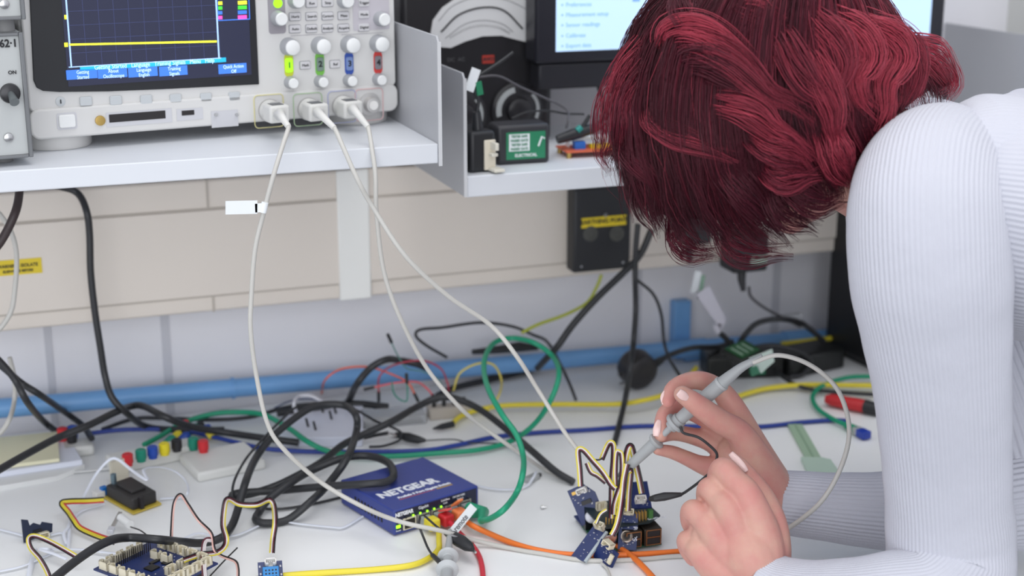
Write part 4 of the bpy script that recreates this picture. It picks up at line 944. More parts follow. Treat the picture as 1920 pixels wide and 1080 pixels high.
# humidity sensor
p0 = H(486, 1076, .002); p1 = H(530, 1072, .002)
t = thing('humidity_sensor', 'navy board with a bright blue slotted sensor block and a white connector', 'sensor module', mat4=frame(H(484, 1074, .009), H(531, 1070, .009)-H(484, 1074, .009), ydir=(0, .85, .5)))
wd = .022
MB().box((0, -.02, 0), (wd, .010, .0016)).build('board', pcb, t)
db = MB().box((.004, -.014, .0016), (.0185, .001, .0075)).build('blue_housing', M('dht_blue', (32, 128, 196), .4), t, bevel=.0006)
vs = MB()
for i in range(4):
    for j in range(3): vs.box((.0062+i*.003, -.011+j*.0035, .0074), (.0076+i*.003, -.0095+j*.0035, .0077))
vs.build('vent_slots', blk, db)
gsock(t, .0115, .006, 0, .0016, M('conn_white', (228, 226, 222), .5))
sm_ = MB()
for x, y in ((.001, .004), (.0015, -.004), (.0195, .003), (.0198, -.006)): sm_.box((x, y, .0016), (x+.0014, y+.002, .0022))
sm_.build('small_components', MATS['comp_grey'], t)

# white plate module with black pins
pl = P('h.0 520 836 545 762 682 765 685 830')
t = thing('white_module', 'white flat socket module with short black pins, behind the coiled cord', 'module', pl[0], 0)
q = [loc(t, p) for p in P('h.0 518 840 680 838 682 778 548 778')]
MB().prism(q, (0, 0, .012)).build('base', M('module_white', (222, 225, 238), .5), t, bevel=.0015)
for x, y in ((578, 800), (592, 806), (622, 786), (630, 775), (606, 773)):
    q = loc(t, H(x, y, .012)); MB().tube([q-Vector((0, 0, .0002)), q+Vector((-.002, .001, .010))], .0014, 8).build('pin', blackrub, t)
# clear bag and translucent bits
t = thing('plastic_case', 'small clear plastic component case behind the white module', 'case', H(745, 800), R(-6))
cl_ = M('clear_case', (232, 234, 236), .2, trans=.55, alpha=.75)
MB().box((-.04, 0, 0), (.035, .035, .012)).build('box', cl_, t, bevel=.002)
t = thing('component_strip', 'small beige terminal strip under the jumper wires', 'terminal strip', H(850, 785), R(-4))
MB().box((-.028, 0, 0), (.022, .018, .014)).build('base', M('strip_beige', (186, 178, 168), .55), t, bevel=.001)
for i in range(4): MB().cyl((-.021+i*.012, .009, .014), (-.021+i*.012, .009, .022), .0024, 10).build('terminal', blackrub, t)
# jumper wires
def jumper(label, spec, mat, ends=(1, 1), r=.0011):
    w_ = spl(P(spec), 7); t = thing('jumper_wire', label, 'jumper wire', w_[0], 0, 'coloured jumper wires over the blue pipe')
    MB().tube([loc(t, p) for p in w_], r, 8).build('wire', mat, t)
    for e, a_, b_ in ((ends[0], w_[0], w_[2]), (ends[1], w_[-1], w_[-3])):
        if e: d_ = (a_-b_).normalized(); MB().tube([loc(t, a_-d_*.002), loc(t, a_+d_*.010)], .0020, 8).build('pin_housing', blackrub, t)
jumper('orange jumper wire arching over the blue pipe', 'h.004 603 738; y1.60 610 712 640 692 690 688 735 702; y1.57 765 718 778 740', M('jump_orange', (236, 110, 80), .45), (0, 1))
jumper('pink jumper wire lying below the orange arch', 'y1.58 698 727 740 718 780 716; y1.56 800 728 812 742', M('jump_pink', (222, 96, 104), .45))
jumper('red jumper wire arching beside the third probe cable', 'y1.60 710 738 712 705 740 684 790 676 825 690; y1.57 838 715 842 735', M('jump_red', (176, 58, 78), .45))
jumper('teal jumper wire with a black tip pointing up the wall', 'y1.60 733 640 745 665 762 690 790 696; y1.58 820 710 832 730', M('jump_teal', (90, 138, 130), .45), (1, 0), .0008)
jumper('green jumper wire drooping between black tips', 'y1.56 735 716 738 735 748 748; y1.55 762 752 764 736 763 716', M('jump_green', (60, 140, 120), .45), (0, 1), .0009)
jumper('yellow jumper wire looping left of the green cable', 'y1.58 850 733 862 700 895 682 925 684 940 712; y1.54 935 742 912 775', M('jump_yellow', (214, 196, 90), .45), (0, 0), .0013)
cable('white_wire', 'short white wire curl above the white module', P('h.02 556 775; h.035 551 757 560 744 580 742; h.03 600 750 606 757'), .0022, M('white_wire2', (216, 216, 222), .45))
cable('earth_wire', 'faint grey wire above the back cords left of the white module', P('h.016 515 765 545 752 580 748 610 755'), .0009, M('lead_blue', (70, 84, 120), .4))

# ================================================================ SENSOR STACK
p0, p1 = H(1172, 1032), H(1240, 1024)
dx = (H(1240, 1024)-H(1165, 1034)).normalized()
st_o = H(1112, 1040)
q_ = H(1165, 1034); 
pi_ = thing('single_board_computer', 'small green computer board with gold edged ports under the sensor boards', 'computer board', H(1152, 1037), math.atan2(dx.y, dx.x))
hw = (H(1246, 1034)-H(1152, 1037)).length
MB().box((-.012, 0, .002), (hw, .06, .0036)).build('board', pcbg, pi_)
for i in range(2):
    x1_ = hw-.001-i*.0200
    k_ = MB().box((x1_-.0175, -.002, .0036), (x1_, .016, .0205)).build('port', M('port_case', (58, 50, 42), .4, .5), pi_, bevel=.0005)
    fr = MB()
    for zz in (.0044, .0120, .0192): fr.box((x1_-.0158, -.0026, zz), (x1_-.0007, -.0018, zz+.0007))
    for xx in (x1_-.0158, x1_-.0014): fr.box((xx, -.0026, .0042), (xx+.0007, -.0018, .0197))
    fr.build('gold_rim', M('copper', (176, 124, 84), .35, .8), k_)
    MB().box((x1_-.0145, -.0023, .0055), (x1_-.0022, -.0017, .0112)).box((x1_-.0145, -.0023, .0133), (x1_-.0022, -.0017, .0186)).build('port_slot', blk, k_)
MB().box((-.010, .004, .0036), (.004, .02, .017)).build('network_socket', steel, pi_, bevel=.0005)
for x, y in ((-.008, .004), (hw-.004, .05), (-.008, .05), (hw-.006, .022)): MB().cyl((x, y, -.0002), (x, y, .002), .003, 10).build('foot', chip, pi_)
MB().box((.0, .048, .0036), (.05, .053, .024)).build('header', chip, pi_)
MB().box((-.012, .048, .0036), (-.004, .055, .024)).build('header', chip, pi_)
hat = thing('hat_board', 'dark stacked interface board on top of the small green computer board', 'circuit board', mat4=MW[pi_.name] @ Matrix.Translation((0, .003, .0242)))
MB().prism([(-.012, .0, 0), (hw-.012, .0, 0), (hw+.004, .012, 0), (hw+.002, .058, 0), (-.012, .058, 0)], (0, 0, .0016)).build('board', M('hat_board_dark', (28, 42, 46), .4), hat)
pinm = M('header_gold', (196, 158, 84), .35, .7)
hp = MB()
for i in range(4):
    for j in range(2): hp.box((.024+i*.0032, .004+j*.003, .0016), (.0249+i*.0032, .0049+j*.003, .011))
hp.build('gold_pins', pinm, hat)
hp = MB()
for i in range(4): hp.box((-.006+i*.003, .006, .0016), (-.005+i*.003, .007, .009))
hp.build('gold_pins', pinm, hat)
MB().box((.038, .006, .0016), (.042, .012, .010)).build('green_terminal', M('term_green', (70, 120, 60), .4), hat)
text('GND  5V', .005, inkw, hat, frame((.046, .006, .0018), (1, 0, 0), (0, 1, 0)))
for i in range(3): gsock(hat, .002+i*.014, .04, 0, .0016)
def board4(name, label, P0, P1, P2, th=.0016, mat=pcb, outline=None, up=False):
    """P0 lower-left corner, P1 lower-right, P2 upper-left"""
    m4 = frame(P0, P1-P0, ydir=P2-P0)
    if up:
        y_ = (P2-P0).normalized(); x_ = ((P1-P0)-y_*(P1-P0).dot(y_)).normalized(); m4 = frame(P0, x_, ydir=y_)
    t = thing(name, label, 'sensor module', mat4=m4)
    w_ = (P1-P0).length; v = MW[t.name].to_3x3().inverted() @ (P2-P0); h_ = v.y
    MB().prism([(0, 0, 0), (w_, 0, 0), (w_, h_, 0), (0, h_, 0)] if outline is None else [(x*w_, y*h_, 0) for x, y in outline], (0, 0, th)).build('board', mat, t)
    return t, w_, h_
def comps(t, w_, h_, n, seed=1, z=.0016):
    rnd = random.Random(seed); m = MB()
    for i in range(n):
        x, y = rnd.uniform(.08, .85)*w_, rnd.uniform(.08, .88)*h_; s = rnd.uniform(.0006, .0016); m.box((x, y, z), (x+s, y+s*.6, z+.0006))
    m.build('small_components', MATS['comp_grey'], t)
# A: motion sensor with white dome, face to camera leaning back
ba, w_, h_ = board4('motion_sensor', 'navy sensor board with a round white dome, leaning at left of the stack', Y(1092, 985, 1.232), Y(1135, 968, 1.222), Y(1070, 918, 1.245), outline=[(0, 0), (1, 0), (1.02, .7), (.7, 1.02), (0, 1)])
if True:
    comps(ba, w_, h_, 22, 3)
    lb = lambda x, y: lp(ba, x, y, 2, .0016)
    q = lb(1110, 968); MB().lathe((q.x, q.y, .0016), (0, 0, 1), [(0, .0064), (.003, .0064), (.006, .005), (.0078, .003), (.0084, .0008)], 24).build('white_dome', M('dome_white', (226, 228, 236), .45), ba)
    q = lb(1100, 941); MB().box((q.x-.005, q.y-.002, .0016), (q.x+.005, q.y+.002, .0032)).build('chip', chip, ba)
    q = lb(1091, 917); gsock(ba, q.x, q.y-.001, 0, .0016, M('conn_white', (228, 226, 222), .5))
    q = lb(1076, 925); MB().box((q.x-.002, q.y-.0015, .0016), (q.x+.002, q.y+.0015, .0024)).build('gold_contact', pinm, ba)
# base of stack under A
bs, w2, h2 = board4('circuit_board', 'navy board edge at the foot of the white domed sensor', H(1093, 990, .002), H(1130, 984, .002), H(1085, 968, .004))
# B: narrow board
bB, w_, h_ = board4('sensor_module', 'narrow navy board with a cream connector, tilted at lower left of the stack', H(1072, 1044, .003), H(1100, 1052, .003), Y(1113, 988, 1.195), up=True)
comps(bB, w_, h_, 10, 5); gsock(bB, w_*.5, h_*1.02, 0, .0016)
MB().box((w_*.9, 0, -.0004), (w_*1.06, h_, .0020)).build('pale_edge', M('pale_edge', (176, 186, 190), .4), bB)
# C: lower board with connector
bC, w_, h_ = board4('sensor_module', 'small navy board with bulky cream connector at the front of the stack', H(1114, 1043, .003), H(1150, 1058, .003), Y(1129, 1010, 1.170), up=True)
comps(bC, w_, h_, 16, 6); gsock(bC, w_*.5, h_*1.15, 0, .0016)
MB().box((w_*.72, h_*.3, .0016), (w_*.9, h_*.8, .004)).build('cream_block', cream, bC, bevel=.0003)
# D: upright board with ring sensor
bD, w_, h_ = board4('sound_sensor', 'navy sensor board with round metal ring, upright in the middle of the stack', H(1158, 1030, .004), H(1193, 1031, .004), Y(1162, 962, 1.195), up=True)
comps(bD, w_, h_, 26, 8); lb = lambda x, y: lp(bD, x, y, 2, .0016)
q = lb(1175, 1007); MB().lathe((q.x, q.y, .0016), (0, 0, 1), [(0, .0056), (.004, .0056), (.0045, .0046), (.0035, .0036), (.0030, .001)], 24).build('ring_sensor', M('ring_metal', (186, 176, 164), .3, .8), bD)
MB().lathe((q.x, q.y, .0020), (0, 0, 1), [(0, .0032), (.0035, .003)], 20).build('ring_core', blk, bD)
q = lb(1178, 961); gsock(bD, q.x, q.y, 0, .0016)
text('Sound', .006, inkw, bD, frame((w_*.90, h_*.45, .0018), (0, 1, 0), (-1, 0, 0)), sx=.9)
# E: rear board
bE, w_, h_ = board4('sensor_module', 'navy board standing behind the stack with a white connector, clipped by the ground lead', H(1185, 955, .035), H(1222, 953, .035), Y(1188, 905, 1.215))
gsock(bE, w_*.45, h_*.25, 0, .0016, M('conn_white', (228, 226, 222), .5)); comps(bE, w_, h_, 8, 9)
MB().box((w_*.05, h_*.8, 0), (w_*.25, h_*1.12, .0016)).build('tab', pcb, bE)
# ribbons
gr = 'striped ribbon wires over the sensor stack'
rb = ribbon('striped ribbon from the domed sensor folding over a sharp peak into the stack', 'd1.385 1089 912 1087 880 1084 848; d1.383 1088 842 1096 846 1110 862 1130 885 1145 908 1154 917', WR, r=.0007)
ribbon('striped ribbon rising to the rounded left hump and down to the stack', 'd1.40 1128 862 1138 838; d1.395 1144 830 1150 835 1150 860; d1.39 1147 900 1146 940 1145 972', WR, r=.0007)
ribbon('striped ribbon making the narrow middle loop', 'd1.385 1155 917 1154 885 1156 850; d1.385 1161 848 1165 853 1166 880 1162 910 1156 918', WR, r=.0006)
ribbon('striped ribbon from the ring sensor up to a tall bent peak', 'd1.385 1178 958 1180 920 1183 886; d1.383 1180 883 1172 892 1160 920 1152 945 1150 965', WR, r=.0007)
ribbon('striped ribbon with the highest right peak down to the rear connector', 'd1.395 1204 925 1198 895 1190 862 1184 838; d1.392 1178 840 1173 862 1172 890; d1.39 1168 920 1164 950', WR, r=.0008)
ribbon('striped ribbon from the front cream connector curving up into the stack', 'd1.37 1148 1004 1156 988 1162 965; d1.38 1167 930 1170 900 1176 870', WR, r=.0008)
ribbon('pair of white wires from the narrow board connector', 'd1.375 1118 982 1126 965 1138 956', [wb, ww, wy], r=.0006)
ribbon('thin striped ribbon curving between the left peaks', 'd1.388 1100 868 1108 885 1120 892 1136 905', WR, r=.0006)
cable('thin_cable', 'short black wire joining the left hump', P('d1.395 1112 862 1124 862 1130 858'), .0008, wb)
cable('thin_cable', 'tan wire leaving the front board at the bottom', P('h.003 1128 1056 1138 1066 1146 1085'), .0013, probec)
# ================================================================ HELD PROBE
q = lambda x, y, d: loc(t1, A(x, y, d))
p_tip, p_a, p_b, p_e = A(1160, 893, 1.396), A(1231, 827, 1.372), A(1270, 790, 1.360), A(1352, 720, 1.345)
ax_ = (p_e-p_tip).normalized()
l_ = lambda p: loc(t1, p)
MB().tube([l_(p_tip), l_(p_tip.lerp(p_a, .3)), l_(p_a)], [.0022, .0046, .0056], 18).build('probe_nose', probeg, t1)
MB().lathe(l_(p_a-ax_*.003), ax_, [(0, .0055), (.001, .0074), (.003, .0082), (.0042, .0074), (.005, .004)], 28).build('flange', probeg, t1)
MB().tube([l_(p_a), l_(p_b)], .0030, 16).build('neck', probeg, t1)
MB().lathe(l_(p_b-ax_*.009), ax_, [(0, .0032), (.0003, .0058), (.0045, .0060), (.0046, .0096), (.0062, .0102), (.0082, .0096), (.0084, .0066), (.0125, .0070), (.0128, .0056)], 32).build('flange', probeg, t1)
MB().tube([l_(p_b), l_(p_b.lerp(p_e, .3)), l_(p_e)], [.0056, .0064, .0068], 22).build('probe_body', probeg, t1)
w_ = spl([p_e, A(1372, 703, 1.341), A(1395, 686, 1.337), A(1430, 669, 1.333)], 6)
MB().tube([l_(p) for p in w_], [.0062-.0034*(i/(len(w_)-1)) for i in range(len(w_))], 18).build('strain_relief', probeg, t1)
MB().tube([l_(p_e-ax_*.001), l_(p_e+ax_*.0015)], .0072, 22).build('collar', M('probe_flange', (184, 187, 188), .4), t1)
gl = spl(P('d1.352 1276 800 1282 812; d1.345 1309 820 1331 836 1344 851 1341 868; d1.35 1331 886 1312 903; d1.365 1289 920 1276 928'), 7)
gl = MB().tube([l_(p) for p in gl], .0013, 8).build('ground_lead', blackrub, t1)
MB().tube([l_(p) for p in P('d1.366 1278 927 1262 929; d1.37 1246 931 1228 934; d1.375 1220 935')], [.0022, .0036, .0048, .0040, .003], 12, flat=.8).build('ground_clip', black, t1)

# ================================================================ PERSON
def limb(mb, spec, n=20, k=6, capr=True):
    """spec: [(px, py, depth, radius)]; smooth tapering limb with round ends"""
    ps = [A(*s[:3]) if len(s) == 4 else Vector(s[0]) for s in spec]; rs = [s[-1] for s in spec]
    P3 = spl(ps, k); R1 = spl([Vector((r, 0, 0)) for r in rs], k); R1 = [v.x for v in R1]
    if len(spec) < 3: P3, R1 = ps, rs
    d0 = (P3[0]-P3[1]).normalized(); d1 = (P3[-1]-P3[-2]).normalized()
    pre = [(P3[0]+d0*R1[0]*sin(R(a)), R1[0]*cos(R(a))) for a in (88, 65, 40, 20)] if capr else []
    post = [(P3[-1]+d1*R1[-1]*sin(R(a)), R1[-1]*cos(R(a))) for a in (20, 40, 65, 88)] if capr else []
    allp = pre+list(zip(P3, R1))+post
    mb.tube([a for a, b in allp], [b for a, b in allp], n)
skin = M('skin', (206, 156, 142), .5, sss=.12, bump=.12, bscale=900, var=.04, vscale=60, spec=.35)
nt = skin.node_tree; b_ = nt.nodes['Principled BSDF']
for l in list(b_.inputs['Base Color'].links): nt.links.remove(l)
tc = nt.nodes.new('ShaderNodeTexCoord'); n_ = nt.nodes.new('ShaderNodeTexNoise'); n_.inputs['Scale'].default_value = 38; n_.inputs['Detail'].default_value = 4
r_ = nt.nodes.new('ShaderNodeValToRGB'); r_.color_ramp.elements[0].position = .35; r_.color_ramp.elements[1].position = .68
r_.color_ramp.elements[0].color = lin((208, 162, 146)); r_.color_ramp.elements[1].color = lin((204, 140, 132))
nt.links.new(tc.outputs['Object'], n_.inputs['Vector']); nt.links.new(n_.outputs['Fac'], r_.inputs[0]); nt.links.new(r_.outputs[0], b_.inputs['Base Color'])
knit = bpy.data.materials.new('white_rib_knit'); MATS['knit'] = knit; knit.use_nodes = True
nt = knit.node_tree; b_ = nt.nodes['Principled BSDF']; b_.inputs['Base Color'].default_value = lin((200, 201, 210)); b_.inputs['Roughness'].default_value = .85
b_.inputs['Specular IOR Level'].default_value = .2; b_.inputs['Sheen Weight'].default_value = .15
tc = nt.nodes.new('ShaderNodeTexCoord'); n1 = nt.nodes.new('ShaderNodeTexNoise'); n1.inputs['Scale'].default_value = 700
n2 = nt.nodes.new('ShaderNodeTexNoise'); n2.inputs['Scale'].default_value = 22; n2.inputs['Detail'].default_value = 3
bp1 = nt.nodes.new('ShaderNodeBump'); bp1.inputs['Strength'].default_value = .25; bp1.inputs['Distance'].default_value = .001
bp2 = nt.nodes.new('ShaderNodeBump'); bp2.inputs['Strength'].default_value = .35; bp2.inputs['Distance'].default_value = .008
for n_, bp_ in ((n1, bp1), (n2, bp2)): nt.links.new(tc.outputs['Object'], n_.inputs['Vector']); nt.links.new(n_.outputs['Fac'], bp_.inputs['Height'])
nt.links.new(bp1.outputs[0], bp2.inputs['Normal']); nt.links.new(bp2.outputs[0], b_.inputs['Normal'])

HIP = Vector((1.20, .80, .93))
pr = thing('person', 'person with wine red bob and white ribbed top bending down, holding a grey probe', 'person', (1.17, .74, 0))
lpz = lambda p: loc(pr, p)
class PB(MB):                                            # builder that converts to the person's own frame
    def build(s, *a, **k): s.v = [lpz(p) for p in s.v]; return MB.build(s, *a, **k)

HC = A(1430, 160, 1.295)
hf = (RT*-.64+UP*-.72+FW*.22).normalized(); hu = (RT*-.72+UP*.66); hu = (hu-hf*hu.dot(hf)).normalized(); hs = hf.cross(hu)
HM = Matrix((hf, hs, hu)).transposed()
hp_ = lambda f, s, u: HC+hf*f+hs*s+hu*u
bod = PB()
# head
bod.ball(hp_(-.012, 0, .030), (.094, .074, .086), HM, 36, 24)
bod.ball(hp_(.022, 0, -.022), (.066, .060, .082), HM, 32, 20)
bod.ball(hp_(.040, 0, -.078), (.044, .042, .038), HM, 24, 16)
bod.ball(hp_(.066, 0, -.096), (.018, .020, .015), HM, 16, 12)                     # chin
for s in (-1, 1):
    bod.ball(hp_(.074, s*.026, .018), (.014, .022, .008), HM, 16, 10)             # brow
    bod.ball(hp_(.066, s*.034, -.030), (.020, .020, .022), HM, 16, 12)            # cheek
    bod.ball(hp_(-.006, s*.072, -.012), (.018, .008, .030), HM, 16, 12)           # ear
    bod.ball(hp_(-.002, s*.045, -.060), (.040, .018, .030), HM, 16, 12)           # jaw angle
bod.tube([hp_(.084, 0, .012), hp_(.098, 0, -.012), hp_(.108, 0, -.030), hp_(.090, 0, -.040)], [.006, .008, .011, .008], 14)
for s in (-1, 1): bod.ball(hp_(.096, s*.009, -.034), (.009, .007, .007), HM, 12, 8)
bod.ball(hp_(.086, 0, -.058), (.010, .022, .006), HM, 14, 8); bod.ball(hp_(.084, 0, -.068), (.011, .018, .006), HM, 14, 8)
# neck
limb(bod, [(1740, 345, 1.29, .060), (1660, 315, 1.29, .054), (1590, 282, 1.292, .050), (1520, 240, 1.295, .052), (1470, 195, 1.295, .05)])
# torso
TP = [(A(1665, 325, 1.30), .084), (A(1745, 362, 1.305), .146), (A(1830, 392, 1.300), .176), (A(1930, 408, 1.295), .184), (A(2080, 440, 1.29), .170), (Vector((1.13, .87, 1.02)), .135), (Vector((1.18, .82, .96)), .15), (HIP, .155)]
tp = spl([a for a, b in TP], 8); trd = [v.x for v in spl([Vector((b, 0, 0)) for a, b in TP], 8)]
bod.tube(tp, [r*.92-.002 for r in trd], 36, flat=.56, nrm=tuple(UP))
# near arm
NA = [(1800, 330, 1.24, .050), (1746, 350, 1.180, .0585), (1741, 420, 1.168, .0625), (1745, 520, 1.168, .0620), (1755, 620, 1.176, .0575), (1765, 720, 1.186, .0532), (1772, 820, 1.20, .0514), (1777, 920, 1.213, .0502), (1782, 1010, 1.225, .0515), (1784, 1085, 1.222, .0510)]
NF = [(1784, 1060, 1.23, .050), (1742, 1112, 1.212, .0490), (1675, 1140, 1.205, .0455), (1600, 1142, 1.215, .0410), (1520, 1134, 1.235, .0360), (1462, 1118, 1.252, .0325), (1420, 1096, 1.262, .0300)]
FA = [(1690, 330, 1.42, .055), (1720, 400, 1.45, .060), (1800, 560, 1.44, .056), (1880, 740, 1.41, .052), (1925, 880, 1.385, .050), (1935, 925, 1.37, .048)]
FF = [(1945, 920, 1.372, .047), (1880, 938, 1.368, .046), (1800, 950, 1.368, .043), (1720, 958, 1.372, .0385), (1640, 957, 1.377, .0345), (1560, 951, 1.382, .0310), (1500, 945, 1.385, .0290), (1458, 940, 1.387, .0285)]
sk = lambda L_, f=.90: [(*s[:3], s[3]*f-.001) for s in L_]
limb(bod, sk(NA), 24); limb(bod, sk(NF), 24); limb(bod, sk(FA), 24); limb(bod, sk(FF), 24)
# near hand (left, back of the hand to the camera, fingers curled away)
W1 = (1418, 1086, 1.262, .0245)
limb(bod, [(1455, 1112, 1.254, .0275), W1, (1405, 1040, 1.262, .026), (1385, 995, 1.268, .020)])
limb(bod, [W1, (1425, 1015, 1.262, .0195), (1402, 932, 1.260, .0132), (1378, 903, 1.266, .0112), (1356, 881, 1.276, .0112), (1345, 900, 1.294, .0092), (1352, 925, 1.306, .0085)])
limb(bod, [W1, (1392, 1020, 1.262, .0175), (1366, 958, 1.260, .0130), (1348, 936, 1.268, .0108), (1331, 917, 1.277, .0108), (1325, 938, 1.296, .009), (1335, 960, 1.306, .0084)])
limb(bod, [W1, (1365, 1040, 1.264, .0165), (1334, 994, 1.264, .0125), (1317, 974, 1.270, .0104), (1299, 958, 1.280, .0102), (1295, 978, 1.297, .0088), (1305, 998, 1.306, .008)])
limb(bod, [W1, (1350, 1066, 1.266, .0165), (1315, 1036, 1.268, .0125), (1301, 1026, 1.275, .0100), (1289, 1014, 1.284, .0096), (1290, 1030, 1.298, .008), (1300, 1046, 1.306, .0075)])
limb(bod, [(1394, 925, 1.264, .0098), (1356, 955, 1.266, .0105), (1325, 990, 1.270, .0100), (1308, 1028, 1.275, .0095)])
limb(bod, [(1376, 918, 1.272, .0080), (1345, 945, 1.273, .0085), (1314, 978, 1.277, .0080), (1300, 1018, 1.281, .0075)])
limb(bod, [(1432, 1078, 1.27, .022), (1448, 1030, 1.272, .0165), (1447, 980, 1.276, .0130), (1430, 935, 1.284, .0110), (1408, 903, 1.291, .0098), (1388, 876, 1.297, .0080), (1381, 866, 1.299, .0066)])
# far hand (right, holding the probe)
W2 = (1448, 932, 1.385, .0255)
limb(bod, [(1500, 944, 1.385, .026), W2, (1410, 885, 1.380, .0240), (1380, 850, 1.382, .018)])
limb(bod, [W2, (1418, 872, 1.370, .0190), (1388, 815, 1.356, .0128), (1354, 792, 1.346, .0112), (1322, 770, 1.336, .0103), (1298, 752, 1.330, .0092), (1279, 739, 1.327, .0078)])
limb(bod, [W2, (1410, 842, 1.392, .0170), (1374, 765, 1.388, .0118), (1348, 730, 1.385, .0096), (1316, 714, 1.378, .0090), (1285, 716, 1.372, .0080), (1262, 730, 1.366, .0078), (1252, 752, 1.360, .0066)])
limb(bod, [W2, (1395, 855, 1.396, .0170), (1352, 802, 1.396, .0118), (1312, 778, 1.396, .0092), (1272, 764, 1.392, .0088), (1250, 774, 1.384, .0082), (1242, 795, 1.376, .0078), (1239, 816, 1.371, .0066)])
limb(bod, [W2, (1385, 870, 1.396, .0165), (1342, 832, 1.398, .0112), (1300, 818, 1.400, .0082), (1265, 812, 1.396, .0074), (1238, 818, 1.388, .0064)])
limb(bod, [W2, (1385, 895, 1.388, .0170), (1345, 880, 1.390, .0122), (1312, 870, 1.390, .0084), (1285, 858, 1.388, .0070), (1260, 848, 1.384, .0064), (1233, 843, 1.378, .0052)])
body = bod.build('body', skin, pr, smooth=True)
rm = body.modifiers.new('remesh', 'REMESH'); rm.mode = 'VOXEL'; rm.voxel_size = .0013; rm.use_smooth_shade = True
sm = body.modifiers.new('smooth', 'SMOOTH'); sm.factor = .5; sm.iterations = 7
# eyes, lips, brows
for s in (-1, 1):
    e_ = PB(); e_.ball(hp_(.071, s*.028, -.002), .0115, HM, 20, 14); eo = e_.build('eye', M('eye_white', (232, 228, 224), .2), pr)
    e_ = PB(); e_.ball(hp_(.0815, s*.028, -.003), (.002, .005, .005), HM, 14, 8); e_.build('iris', M('iris', (70, 50, 36), .2), eo)
e_ = PB(); e_.ball(hp_(.0945, 0, -.060), (.004, .020, .004), HM, 14, 8); e_.ball(hp_(.093, 0, -.066), (.004, .016, .004), HM, 14, 8); e_.build('lips', M('lips', (190, 110, 110), .4), pr)
# finger nails
nailm = M('nail', (240, 206, 200), .22, coat=.5)
def nail(spec, w):
    m = PB(); ps = spl(P(spec), 6); k = len(ps)
    v = (ps[0]-C0).normalized(); m.tube(ps, [w*(.55+.45*sin(pi*min(1, .15+.85*i/(k-1)))) for i in range(k)], 12, flat=.35, nrm=tuple(-v))
    m.build('nail', nailm, pr, smooth=True)
nail('d1.3165 1272 735; d1.3185 1281 742; d1.321 1290 748', .0042)
nail('d1.292 1370 850; d1.2865 1381 862; d1.2845 1392 874 1400 884', .0034)
nail('d1.357 1247 758; d1.3585 1245 744; d1.362 1251 731', .0034)
nail('d1.366 1230 818; d1.366 1232 803; d1.370 1236 788', .0036)

# sweater: sleeves and trunk with real ribs
swt = PB()
def rtube(spec, ribs, ramp, n, k=9, extra=.0, cap=False):
    ps = spl([A(*s[:3]) for s in spec], k); rs = [v.x+extra for v in spl([Vector((s[3], 0, 0)) for s in spec], k)]
    swt.tube(ps, rs, n, ribs=ribs, ramp=ramp, cap=cap)
def sleeve(upper, fore, ribs, ramp, n, cuffdir=None, wr=0, bend=None):
    spec = upper+fore
    ps = spl([A(*s[:3]) for s in spec], 12); rs = [v.x for v in spl([Vector((s[3], 0, 0)) for s in spec], 12)]
    pts_ = [ps[0]]; r2 = [rs[0]]
    for p, r in zip(ps[1:], rs[1:]):
        if (p-pts_[-1]).length > .004: pts_.append(p); r2.append(r)
    L_ = 0; k = len(pts_)
    for i in range(1, k):
        L_ += (pts_[i]-pts_[i-1]).length
        r2[i] *= 1+wr*(.5*sin(L_*95+2*sin(L_*31))+.5*sin(L_*160+1))*(.35+.65*math.exp(-((pts_[i]-bend).length/.09)**2) if bend else 1)
    # cuff: step over the last 2 cm, then a turned-in rim
    e = (pts_[-1]-pts_[-2]).normalized()
    pts_ += [pts_[-1]+e*.0012, pts_[-1]+e*.0006, pts_[-1]-e*.012]; q_ = r2[-1]; r2 += [q_*.99, q_*.955, q_*.93]
    swt.tube(pts_, r2, n, ribs=ribs, ramp=ramp, cap=False)
NF_ = [(1740, 1132, 1.205, .0495), (1675, 1142, 1.203, .0460), (1600, 1142, 1.215, .0415), (1520, 1134, 1.235, .0368), (1462, 1118, 1.252, .0335), (1424, 1098, 1.262, .0318)]
sleeve([(1800, 345, 1.240, .050), (1768, 328, 1.205, .0575), (1748, 350, 1.182, .0600), (1742, 385, 1.172, .0615)]+NA[2:9]+[(1778, 1078, 1.222, .0515)], NF_, 92, .010, 368, wr=.012, bend=A(1770, 1080, 1.22))
FF_ = [(1880, 938, 1.368, .046), (1800, 950, 1.368, .043), (1720, 958, 1.372, .0385), (1640, 957, 1.377, .0350), (1560, 951, 1.382, .0318), (1500, 945, 1.385, .0300), (1462, 941, 1.387, .0292)]
sleeve(FA, FF_, 52, .016, 312, wr=.012, bend=A(1640, 957, 1.377))
ts = [p for p in tp]; rr_ = [r*1.0+.004 for r in trd]
st0 = 0
swt.tube(ts[st0:], rr_[st0:], 720, flat=.57, nrm=tuple(UP), ribs=150, ramp=.0035, cap=False)
# shoulder caps join sleeve and trunk
swt.tube(spl([A(1700, 310, 1.41), A(1740, 330, 1.37), A(1800, 350, 1.30)], 8), [.058, .062, .064, .066, .068, .07, .07, .07, .07, .07, .07, .07, .07, .07, .07, .07, .07][:17], 200, ribs=60, ramp=.006, cap=True)
yk = [(1728, 305, 1.205, .012), (1736, 310, 1.205, .040), (1752, 318, 1.206, .056), (1785, 330, 1.208, .067), (1835, 345, 1.212, .075), (1900, 372, 1.218, .084), (1990, 405, 1.225, .09), (2080, 440, 1.23, .08)]
yp = spl([A(*s[:3]) for s in yk], 8); yr = [v.x for v in spl([Vector((s[3], 0, 0)) for s in yk], 8)]
swt.tube(yp, yr, 400, ribs=100, ramp=.0045, cap=True)
sweater = swt.build('ribbed_top', knit, pr, smooth=True)
